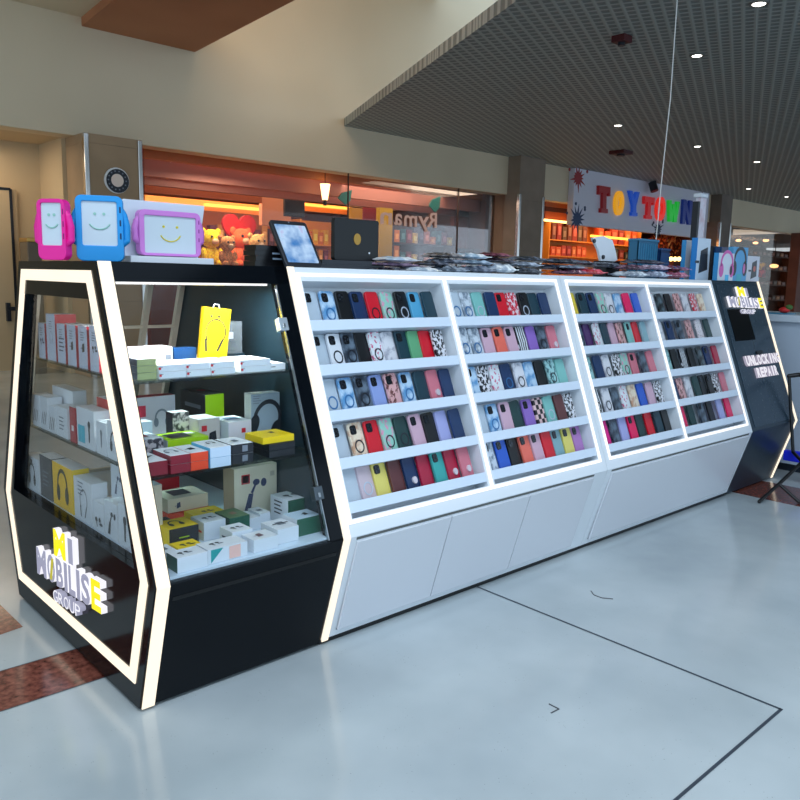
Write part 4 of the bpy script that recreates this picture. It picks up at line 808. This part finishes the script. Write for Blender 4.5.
# teal signs hanging
for i, (u0, u1, v0, v1) in enumerate([(338, 352, 190, 204), (429, 441, 196, 212)]):
    a = at(u0, v1, 8.1); b = at(u1, v0, 8.1); mb = MB(); w = b.x - a.x; h = b.z - a.z
    mb.prism([(0, h*.4), (w*.3, h*.75), (w, h), (w*.9, h*.3), (w*.55, 0)], 0, .02, mat((30, 128, 120), .5), T); mb.cyl((w*.6, .01, h*.85), (w*.6, .01, 2.98 - a.z), .004, BKB, 6)
    tag(mb.build('hanging_sign', loc=(a.x, 8.1, a.z)), ['teal hanging sign left of the black folio, inside the shop window', 'teal hanging sign above the reflected Ryman letters'][i], 'sign', 'teal signs in the shop window')
# reflection of an unseen Ryman sign, modelled as glowing letters on the glass
wt = thing('sign_reflection', 'reflection of a Ryman sign, modelled as pale mirrored letters on the shop glass', 'reflection', (0, 0, 0)); o = wt
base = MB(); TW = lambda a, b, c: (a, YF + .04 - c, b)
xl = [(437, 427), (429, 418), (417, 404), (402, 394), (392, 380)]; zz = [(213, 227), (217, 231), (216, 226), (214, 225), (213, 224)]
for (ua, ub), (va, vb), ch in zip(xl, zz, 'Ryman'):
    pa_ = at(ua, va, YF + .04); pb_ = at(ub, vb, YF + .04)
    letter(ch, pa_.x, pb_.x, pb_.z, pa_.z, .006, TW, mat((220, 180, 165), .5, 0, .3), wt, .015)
# window display: plinth, plush toys, shelves
a = at(200, 262, 7.8); b = at(345, 262, 7.8); zp = at(270, 268, 7.8).z
mb = MB(); mb.box((at(150, 260, 7.6).x, 7.62, 0), (at(345, 260, 7.6).x, 8.2, zp), mat((120, 60, 34), .6)); tag(mb.build('display_plinth'), 'low brown display plinth carrying the plush toys in the shop window', 'plinth')
def plush(label, u, vb, vt, y, col, extra=None, heart=False):
    c = at(u, vb, y); t_ = at(u, vt, y); z0 = zp + .002; h = t_.z - z0; m = pat(col, tuple(min(255, int(k * 1.25)) for k in col), 40, rough=.95)
    t = thing('plush_toy', label, 'plush toy', (c.x, y, z0), 0, 'plush toys in the shop window')
    mb = MB(); mb.ball((0, 0, h*.27), (h*.24, h*.2, h*.27), m); mb.build('body', t)
    mb = MB(); mb.ball((0, -.02, h*.72), (h*.27, h*.24, h*.25), m)
    mb.build('head', t)
    for sx in (-1, 1):
        mb = MB(); mb.ball((sx*h*.22, 0, h*.9), (h*.09, h*.05, h*.1), m); mb.build('ear', t)
        mb = MB(); mb.ball((sx*h*.25, -h*.08, h*.32), (h*.08, h*.09, h*.17), m); mb.build('arm', t)
        mb = MB(); mb.ball((sx*h*.17, -h*.2, h*.09), (h*.1, h*.17, h*.09), m); mb.build('leg', t)
        mb = MB(); mb.ball((sx*h*.1, -.02 - h*.22, h*.77), h*.035, K, 8, 6); mb.build('eye', t)
    mb = MB(); mb.ball((0, -.02 - h*.22, h*.65), (h*.1, h*.07, h*.075), mat((240, 200, 160), .9)); mb.build('muzzle', t)
    if heart:
        mb = MB(); pts = [(16*sin(q)**3 * h*.030, (13*cos(q) - 5*cos(2*q) - 2*cos(3*q) - cos(4*q)) * h*.030 + h*.95) for q in [2*pi*i/32 for i in range(32)]]
        mb.prism(pts, .02, .08, mat((206, 20, 24), .8), T); mb.build('heart_cushion', t)
plush('tan plush puppy sitting beside the white box edge in the shop window', 227, 265, 235, 7.78, (206, 140, 88))
plush('orange pink plush toy with a red heart behind it', 241, 265, 227, 8.3, (240, 100, 60), heart=True)
plush('pale tan plush bear with round head next to the black boxes', 257, 265, 233, 7.78, (222, 160, 100))
plush('small yellow plush toy at the far left of the window display', 211, 265, 228, 8.3, (236, 190, 40))
def shelfunit(label, u0, u1, y, zs, m, depth=.35, group=None, top=None, name='shelving_unit'):
    x0 = at(u0, 250, y).x; x1 = at(u1, 250, y).x; t = thing(name, label, 'shelves', ((x0+x1)/2, y, 0), 0, group); w = x1 - x0; H_ = top or (zs[-1] + .5)
    mb = MB(); mb.box((-w/2, depth - .02, 0), (w/2, depth, H_), m); mb.build('back_board', t)
    for s in (-1, 1): mb = MB(); mb.box((s*w/2 - .02, 0, 0), (s*w/2 + .02, depth, H_), m); mb.build('side_board', t)
    for z in zs: mb = MB(); mb.box((-w/2 + .02, 0, z - .03), (w/2 - .02, depth - .02, z), m); mb.build('shelf_board', t)
    return x0, x1
def goods(u0, u1, y, z, n, cols, what, where, hmin, hmax, group, emin=0, d=.15):
    x0 = at(u0, 250, y).x; x1 = at(u1, 250, y).x; p = (x1 - x0) / n
    for i in range(n):
        c = cols[i % len(cols)]; h = random.uniform(hmin, hmax); w = p * random.uniform(.7, .93)
        mb = MB(); mb.box((-w/2, 0, 0), (w/2, d, h), mat(c[0], .5)); mb.box((-w*.3, -.002, h*.25), (w*.3, 0, h*.7), mat(tuple(min(255, k + 60) for k in c[0]), .5))
        o = mb.build('boxed_goods', loc=(x0 + p*(i + .5), y + .04, z)); tag(o, f"{c[1]} {what}, {ORD[i]} from left {where}" if i < 12 else f"{c[1]} {what} {where}", 'box', group)
WOODO = mat((196, 104, 44), .6)
zz1 = at(250, 240, 11.5).z; zz2 = at(250, 226, 11.5).z
z_a = at(320, 232, 11).z
cols1 = [((150, 60, 40), 'brick red'), ((190, 110, 60), 'tan'), ((90, 40, 50), 'wine'), ((210, 140, 70), 'ochre'), ((120, 50, 70), 'plum'), ((200, 70, 40), 'orange red')]
shelfunit('orange lit shelves along the back of the warm shop behind the plush toys', 200, 285, 11.6, [1.0, 1.45, 1.95], WOODO, top=2.6)
goods(203, 283, 11.6, 1.45, 11, cols1, 'boxed gift', 'on the lower back shelf behind the plush toys', .3, .42, 'gifts on the lower back shelf')
goods(203, 283, 11.6, 1.95, 11, cols1[::-1], 'boxed gift', 'on the upper back shelf behind the plush toys', .25, .45, 'gifts on the upper back shelf')
shelfunit('orange lit shelves between the tablet and the black folio', 301, 352, 11.0, [1.0, 1.5, 2.0], mat((236, 150, 40), .6), top=2.5)
goods(303, 330, 11.0, 1.5, 5, cols1, 'boxed gift', 'on the shelf right of the leaning tablet', .3, .4, 'gifts right of the tablet')
goods(303, 330, 11.0, 2.0, 5, [((240, 180, 40), 'golden'), ((220, 120, 40), 'amber')], 'boxed gift', 'on the high shelf right of the leaning tablet', .2, .36, 'golden gifts right of the tablet')
# centre of the shop, seen beside the reflected Ryman letters: dark rack with hanging goods
shelfunit('dark shelves with small colourful goods behind the reflected Ryman letters', 393, 456, 8.5, [1.3, 1.65, 2.0], mat((60, 26, 20), .6), top=2.4)
cols2 = [((214, 120, 40), 'orange'), ((40, 90, 100), 'teal'), ((120, 30, 40), 'dark red'), ((220, 180, 50), 'yellow'), ((60, 40, 60), 'dark purple'), ((190, 90, 50), 'rust')]
for z, nm in ((1.3, 'lowest'), (1.65, 'middle'), (2.0, 'highest')): goods(395, 454, 8.5, z, 10, cols2, 'packet', f'on the {nm} shelf behind the reflected Ryman letters', .14, .29, 'packets behind the reflected Ryman letters')
shelfunit('small dark shelves right of the lettering with red boxes', 457, 486, 8.1, [1.5, 1.8], mat((40, 34, 36), .6), top=1.95)
goods(458, 485, 8.1, 1.5, 5, [((20, 70, 80), 'dark teal'), ((190, 50, 36), 'red'), ((60, 50, 50), 'grey')], 'box', 'on the low shelves beside the brown door panel', .15, .27, 'boxes beside the brown panel')
a = at(363, 222, 8.9); b = at(380, 208, 8.9); mb = MB(); mb.box((0, 0, 0), (b.x-a.x, .02, b.z-a.z), mat((120, 20, 30), .5)); tag(mb.build('shop_poster', loc=(a.x, 8.9, a.z)), 'dark red poster above the black folio in the shop', 'poster')  # poster panel set free in the air, nothing hangs it

# ------------------------------------------------------------------ toy shop
a = at(572, 166, 7.28); b = at(573, 225, 7.28); cR = at(722, 200, 7.28)
sx0 = a.x; sz0 = b.z; sx1 = cR.x + .0
sx1 = at(706, 200, 7.28).x
sg = thing('shop_sign', 'grey white TOYTOWN sign board with coloured lit letters above the toy shop', 'sign', ((sx0+sx1)/2, 7.28, sz0)); so = (-(sx0+sx1)/2, -7.28, -sz0)
mb = MB(); mb.box((sx0, 7.2, sz0), (sx1, 7.34, ZCL - .005), mat((222, 220, 234), .5)); mb.build('board', sg, loc=so)
TT = lambda a, b, c: (a, 7.2 - c, b)
def bl(ch, u0, v0, u1, v1, col, em, tilt):
    """block letter between pixel corners on the sign plane"""
    p = at(u0, v1, 7.2); q = at(u1, v0, 7.2); w = q.x - p.x; h = at((u0+u1)/2, v0, 7.2).z - at((u0+u1)/2, v1, 7.2).z; z0 = at((u0+u1)/2, v1, 7.2).z; x0 = p.x
    k = .30 * w
    S_ = {'T': [[(0, 1), (1, 1), (1, .66), (.84, .66), (.84, .76), (.66, .76), (.66, .16), (.8, .16), (.8, 0), (.2, 0), (.2, .16), (.34, .16), (.34, .76), (.16, .76), (.16, .66), (0, .66)]],
          'Y': [[(0, 1), (.3, 1), (.5, .66), (.7, 1), (1, 1), (.66, .42), (.66, .14), (.78, .14), (.78, 0), (.22, 0), (.22, .14), (.34, .14), (.34, .42)]],
          'W': [[(0, 1), (.24, 1), (.32, .45), (.42, .85), (.58, .85), (.68, .45), (.76, 1), (1, 1), (.82, 0), (.6, 0), (.5, .42), (.4, 0), (.18, 0)]],
          'N': [[(0, 0), (0, 1), (.3, 1), (.7, .42), (.7, 1), (1, 1), (1, 0), (.72, 0), (.3, .58), (.3, 0)]]}
    m = mat(col, .3, 0, em); mb = MB(); R = lambda a, b: (x0 + w * a - (b - .5) * tilt * w, z0 + h * b)
    if ch == 'O':
        n = 24; oo = [R(.5 + .5*cos(2*pi*i/n), .5 + .5*sin(2*pi*i/n)) for i in range(n)]; ii = [R(.5 + .19*cos(2*pi*i/n), .5 + .26*sin(2*pi*i/n)) for i in range(n)]; ringfaces(mb, oo, ii, 0, .07, m, TT)
    else:
        for poly in S_[ch]: mb.prism([R(*q_) for q_ in poly], 0, .07, m, TT)
    mb.build('letter', sg, loc=so)
bl('T', 595.5, 186.5, 608.5, 213, (176, 24, 34), .12, .1); bl('O', 612, 191, 622.5, 215.5, (240, 168, 30), .6, 0); bl('Y', 626, 191.5, 638, 216, (36, 96, 226), .3, .15)
bl('T', 641, 197, 652.5, 219, (206, 28, 34), .35, .05); bl('O', 653.5, 197, 664, 221, (238, 44, 30), .6, 0); bl('W', 665, 201, 677.5, 222, (30, 196, 60), .45, 0); bl('N', 679.5, 200, 690.5, 224.5, (30, 60, 170), .15, .05)
def splat(u, v, r, col, seed):
    rnd = random.Random(seed); c = at(u, v, 7.2); n = 26; pts = []
    for i in range(n): a = 2*pi*i/n; rr = r * (.55 if i % 2 else rnd.uniform(.7, 1.5)); pts.append((c.x + rr*cos(a)*1.1, c.z + rr*sin(a)))
    mb = MB(); mb.prism(pts, 0, .006, mat(col, .5), TT)
    for k in range(4): a = rnd.uniform(0, pi); d = r*rnd.uniform(1.5, 1.9); mb.prism([(c.x + d*cos(a) + .035*cos(q), c.z + d*sin(a) + .035*sin(q)) for q in [2*pi*i/8 for i in range(8)]], 0, .006, mat(col, .5), TT)
    mb.build('paint_splat', sg, loc=so)
splat(578, 178, .2, (160, 30, 38), 3); splat(577, 219, .21, (22, 48, 96), 5); splat(658, 229, .17, (18, 30, 70), 8); splat(701, 200, .17, (130, 24, 30), 9)
c = at(651, 187, 7.1); sl = thing('sign_spotlight', 'small black spotlight fixed above the shop sign', 'spotlight', (c.x, 7.0, c.z)); mb = MB(); mb.cyl((0, 0, -.1), (0, .08, .1), .09, BKB, 14); mb.build('head', sl); mb = MB(); mb.cyl((0, 0, .08), (0, 0, ZCL - c.z), .02, BKB, 8); mb.build('arm', sl)
# toy shop room
TW0 = at(546, 230, 7.6).x; TW1 = X_Q
mb = MB(); mb.box((X_PR - .2, 11.4, 0), (X_QR + .3, 11.5, 3.4), mat((120, 52, 26), .7)); struct(mb.build('wall_toy_back'))
mb = MB(); mb.box((X_QR - .1, YF + .3, 0), (X_QR, 11.4, 3.4), mat((110, 50, 28), .7)); struct(mb.build('wall_toy_right'))
mb = MB(); mb.box((X_PR + .1, YF + .3, 2.75), (X_QR, 11.4, 2.85), mat((206, 120, 60), .7)); struct(mb.build('ceiling_toy'))
band(31, 200, 207, 555, 7.55, 546, 572, mat((176, 92, 48), .6)); band(32, 207, 212, 555, 7.6, 546, 572, mat((84, 44, 34), .6)); band(33, 212, 219, 555, 7.62, 546, 572, mat((186, 90, 46), .6))
p1 = at(545, 219.5, 7.5); p2 = at(571, 218.5, 7.5); mb = MB(); mb.box((p1.x, 7.5, p1.z - .03), (p2.x, 7.56, p1.z + .015), mat((255, 190, 110), .5, 0, 4)); tag(mb.build('strip_light'), 'bright warm strip light between the stone pillar and the toy shop sign', 'light')  # strip placed free below the bulkhead, not on a ceiling
p1 = at(592, 236.0, 8.3); p2 = at(640, 241, 8.3); mb = MB(); mb.box((p1.x, 8.3, p1.z - .02), (p2.x, 8.35, p1.z + .03), mat((255, 170, 60), .5, 0, 3)); tag(mb.build('strip_light'), 'amber strip light right below the toy shop sign board', 'light')  # strip floats under the toy shop ceiling, not fixed to it
z1 = at(600, 243, 8.8).z; z0_ = at(600, 258, 8.8).z
shelfunit('amber wooden shelves of toys in the toy shop under the sign', 549, 640, 8.8, [z0_ - .5, z0_, z1, z1 + .62], mat((226, 140, 50), .6), top=z1 + .62)
toyc = [((206, 84, 34), 'orange'), ((226, 96, 40), 'bright orange'), ((180, 60, 36), 'rust red'), ((150, 40, 30), 'dark red'), ((214, 110, 50), 'amber')]
goods(552, 588, 8.8, z0_, 7, toyc, 'toy box', 'on lower amber shelf, left of white plate', .20, .28, 'toy boxes on the amber shelves')
goods(552, 588, 8.8, z1, 7, [((110, 50, 30), 'brown'), ((150, 40, 30), 'dark red'), ((90, 60, 40), 'dark brown')], 'toy box', 'on upper amber shelf, left of white plate', .3, .5, 'toy boxes on the amber shelves')
goods(614, 638, 8.8, z0_, 4, [((60, 60, 50), 'olive'), ((120, 40, 30), 'dark red')], 'toy box', 'on lower amber shelf, left of blue basket', .18, .28, 'toy boxes on the amber shelves')
goods(598, 638, 8.8, z1, 6, toyc, 'toy box', 'on upper amber shelf, above the white plate', .3, .5, 'toy boxes on the amber shelves')
# orange hanging leaves/garland display near the basket
gx = at(663, 245, 8.55); rnd = random.Random(4); mb = MB()
for i in range(420):
    a = rnd.uniform(0, 2*pi); rr = rnd.uniform(0, 1)**.5; x = gx.x + rr*cos(a)*.6; z = gx.z - .12 + rr*sin(a)*.40; y = 8.55 + rnd.uniform(-.3, .3); s = .07; b = rnd.uniform(0, pi); t = rnd.uniform(-.6, .6)
    c, s2 = cos(b)*s, sin(b)*s; mb.add([(x - c, y, z - s2), (x + s2*.4, y + t*.05, z - c*.4), (x + c, y + t*.06, z + s2), (x - s2*.4, y, z + c*.4)], [(0, 1, 2, 3)], mat([(206, 96, 40), (170, 60, 30), (226, 150, 90), (110, 40, 24)][i % 4], .7))
mb.cyl((gx.x, 8.55, 0), (gx.x, 8.55, gx.z), .04, mat((80, 40, 20), .7), 8)
tag(mb.build('autumn_tree'), 'orange leaved artificial tree in the toy shop behind the baskets', 'artificial tree')
for i, u in enumerate((671, 675, 679, 683)):
    p = at(u, 259, 7.9); mb = MB(); mb.ball((0, 0, 0), .06, mat((255, 210, 120), .5, 0, 4), 10, 6); mb.cyl((0, 0, -.06), (0, 0, -.1), .03, BKB, 8); 
    t = mb.build('table_light', loc=(p.x, 7.9, p.z)); tag(t, f'tiny warm globe light, {ORD[i]} from the left in the row right of the baskets', 'light', 'tiny globe lights in the toy shop')
p0 = at(668, 262, 7.9); p1 = at(688, 262, 7.9); mb = MB(); mb.box((p0.x, 7.75, 0), (p1.x, 8.05, at(680, 259, 7.9).z - .1), mat((90, 34, 20), .6)); tag(mb.build('toy_counter'), 'dark red counter carrying the tiny globe lights', 'counter')

# ------------------------------------------------------------------ dark shop at the right
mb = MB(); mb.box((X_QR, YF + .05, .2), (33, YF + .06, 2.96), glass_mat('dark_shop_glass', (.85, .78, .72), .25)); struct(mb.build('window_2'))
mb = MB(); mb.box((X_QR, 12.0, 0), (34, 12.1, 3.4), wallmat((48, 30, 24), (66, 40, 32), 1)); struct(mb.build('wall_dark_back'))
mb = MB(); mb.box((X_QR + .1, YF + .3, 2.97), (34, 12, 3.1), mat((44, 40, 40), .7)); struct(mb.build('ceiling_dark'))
a = at(733, 235, 7.8); b = at(784, 234, 7.8); c = at(733, 229.5, 7.8)
mb = MB(); mb.prism([(a.x, a.z), (b.x, at(784, 233.6, 7.8).z), (at(765, 230.5, 7.8).x, at(765, 230.5, 7.8).z), (c.x, c.z)], 7.75, 7.8, mat((232, 226, 214), .6, 0, .8), T); tag(mb.build('ceiling_light_panel'), 'long white tapering light panel under the lintel of the dark shop', 'light')
for i, (u, v, r, w_) in enumerate([(738.5, 240.5, .09, 'leftmost of the upper row'), (755.5, 243, .09, 'second of the upper row, slightly lower'), (766, 240.5, .1, 'third of the upper row'), (780, 239, .06, 'fourth of the upper row'), (785, 239, .07, 'fifth of the upper row'), (790.5, 238.5, .12, 'rightmost of the upper row'), (774, 266, .15, 'larger left one of the lower pair'), (795, 267, .11, 'right one of the lower pair')]):
    p = at(u, v, 9.4); t = thing('spot_lamp', f'small bright lamp in the dark shop, {w_}', 'lamp', p, 0, 'lamps in the dark shop')
    mb = MB(); mb.ball((0, 0, 0), (r, r, r*.5), mat((255, 196, 140), .5, 0, 3.5), 10, 6); mb.build('bulb', t); mb = MB(); mb.cyl((0, 0, r*.4), (0, 0, 2.99 - p.z if p.z < 2.9 else .1), .012, BKB, 6); mb.build('stem', t)
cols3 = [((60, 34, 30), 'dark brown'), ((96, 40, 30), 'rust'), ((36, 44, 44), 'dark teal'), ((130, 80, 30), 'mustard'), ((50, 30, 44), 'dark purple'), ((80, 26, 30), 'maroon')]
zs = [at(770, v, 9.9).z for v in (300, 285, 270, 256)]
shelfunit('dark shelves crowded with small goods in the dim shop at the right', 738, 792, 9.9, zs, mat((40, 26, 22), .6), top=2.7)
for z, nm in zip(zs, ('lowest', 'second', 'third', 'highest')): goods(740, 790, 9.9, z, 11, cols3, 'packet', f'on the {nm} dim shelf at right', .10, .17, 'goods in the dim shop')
a = at(758, 277, 7.0); b = at(768, 263, 7.0)
for i, (v0, v1, c_, n_) in enumerate([(263, 270, (226, 150, 30), 'yellow'), (270, 277, (196, 50, 36), 'red')]):
    p = at(758, v1, .25); q_ = at(766, v0, .25); carton(f'{n_} printed packet hanging on the small stand past the counter end', p.x, q_.x, .25, .05, p.z, q_.z, mat(c_, .4), None, pat(c_, (120, 50, 30), 30), None, [], group='packets on the small stand', name='snack_packet')
p = at(762, 277, .28); mb = MB(); mb.cyl((p.x, .315, 0), (p.x, .315, at(762, 262, .28).z), .01, STEEL, 8); mb.cyl((p.x, .315, 0), (p.x, .315, .02), .14, BLACKM, 20); tag(mb.build('packet_stand'), 'thin metal stand with packets just past the far end of the counter', 'stand')
# brown column at the far right edge
mb = MB(); x0 = at(800, 250, 7.0).x; mb.box((x0, 7.0, 0), (x0 + 2.2, 7.3, 2.96), wallmat((108, 62, 48), (130, 76, 60), 2)); struct(mb.build('trim_13'))

# ------------------------------------------------------------------ neighbouring white counter and chair
ZC = atx(768, 314, 4.86).z
nc = thing('service_counter', 'pale blue white counter of the next stall at the right edge', 'counter', (5.3, -1.0, 0)); no = (-5.3, 1.0, 0)
NY0, NY1 = -2.4, .12
mb = MB(); mb.box((4.88, NY0, .06), (5.6, NY1, ZC - .05), mat((190, 204, 220), .35)); mb.build('body', nc, loc=no)
mb = MB(); mb.box((4.84, NY0 - .02, ZC - .05), (5.64, NY1 + .02, ZC), mat((206, 218, 230), .3)); mb.build('worktop', nc, .004, loc=no)
mb = MB(); mb.box((4.92, NY0 + .03, 0), (5.56, NY1 - .03, .06), mat((30, 40, 52), .5)); mb.build('toe_kick', nc, loc=no)
def cp(u, v): return atx(u, v, 4.95)
p = cp(784, 309); mb = MB(); mb.ball((0, 0, .03), (.03, .04, .022), mat((200, 40, 40), .5)); mb.ball((0, -.03, .05), (.022, .026, .02), mat((70, 110, 50), .6)); tag(mb.build('toy_figure', loc=(4.96, p.y, ZC + .001)), 'small red and green lump on the next stall counter', 'toy')
mb = MB(); mb.box((-.08, -.12, 0), (.08, .12, .006), mat((70, 150, 190), .4)); tag(mb.build('leaflet', loc=(5.0, cp(772, 312).y, ZC + .001)), 'light blue leaflet lying on the next stall counter', 'leaflet')
# chair with crossed legs
ch = thing('folding_chair', 'black folding chair with crossed legs and blue seat at the right edge', 'chair', (0, 0, 0))
f1 = atz(759, 503.5, 0); f2 = atz(799, 504, 0); BKC = mat((14, 14, 16), .4)
d = ray(802, 460); top1 = CAM + d * ((4.38 - CAM.x) / d.x); 
cx_ = Vector((4.45, -1.02, 0))
def tub(pts, nm, r=.011, m=BKC): mb = MB(); mb.tube(pts, r, m, 8); [mb.ball(q, r, m, 8, 6) for q in pts]; return mb.build(nm, ch)
hub = atx(800, 464, 4.25); jn = atx(779, 484, 4.05)
t1 = f1 + (hub - f1) * 1.35
tub([f1 + Vector((0, 0, .012)), jn, hub, t1], 'leg'); tub([f2 + Vector((0, 0, .012)), jn], 'leg')
f3 = Vector((4.75, -1.15, .012)); tub([f3, hub + Vector((.0, -.03, .02))], 'leg')
bt = atx(789, 376, 4.45); bb = atx(793, 452, 4.45)
tub([hub + Vector((.05, .0, .0)), bb, bt], 'back_post'); tub([bt, bt + Vector((.03, -.05, .012)), bt + Vector((.02, -.42, .0))], 'back_rail', .014)
tub([bt + Vector((.02, -.42, .0)), Vector((bt.x + .02, bt.y - .42, .3))], 'back_post')
s0 = atx(783, 455, 4.5); mb = MB(); mb.box((s0.x, s0.y - .42, s0.z - .035), (s0.x + .05, s0.y, s0.z + .035), mat((16, 40, 230), .5)); mb.build('seat', ch, .006)

# ------------------------------------------------------------------ light
w = bpy.data.worlds.new('daylight'); scene.world = w; w.use_nodes = True; bg = w.node_tree.nodes['Background']; bg.inputs[0].default_value = (.64, .82, 1.0, 1); bg.inputs[1].default_value = 1.25
def area(name, loc, rot, size, power, col, sy=None):
    l = bpy.data.lights.new(name, 'AREA'); l.energy = power; l.color = col; l.size = size
    if sy: l.shape = 'RECTANGLE'; l.size_y = sy
    o = bpy.data.objects.new(name, l); COL.objects.link(o); o.location = loc; o.rotation_euler = rot; return o
area('skylight', (-1.5, -3.5, 7.5), (radians(25), 0, 0), 6, 420, (.78, .88, 1.0), 5)
area('shop_light', (7, 9.5, 3.2), (0, 0, 0), 5, 90, (1, .8, .58), 2)
area('shop_light', (6, 9.6, 2.9), (radians(-10), 0, 0), 3, 45, (1, .78, .55), .5)
area('shop_light', (9.0, 8.0, 2.9), (0, 0, 0), 2.5, 45, (1, .8, .6), 2)
area('plush_fill', (5.2, 7.75, 2.7), (radians(10), 0, 0), .8, 22, (1, .84, .62), .3)  # added fill to brighten the plush toys, no lamp of the window
area('toy_shop_light', (15.5, 8.4, 2.7), (0, 0, 0), 6, 55, (1, .6, .28), 1)
area('dim_shop_light', (24, 9.2, 2.9), (0, 0, 0), 6, 110, (1, .75, .55), 1)
area('recess_light', (1.2, 7.9, 2.9), (0, 0, 0), 2, 22, (1, .82, .6), .5)
area('cabinet_light', (.33, -.31, 1.275), (0, 0, 0), .5, 5.5, (.95, .97, 1.0), .03)
area('wall_fill', (2.5, 3.0, 5.8), (radians(50), 0, 0), 4, 170, (1, .86, .68), 2)  # added fill to brighten the beige wall, stands for no real fixture

vs = scene.view_settings; vs.view_transform = 'Standard'; vs.look = 'None'; vs.exposure = 0.15; vs.gamma = 1; vs.use_curve_mapping = False
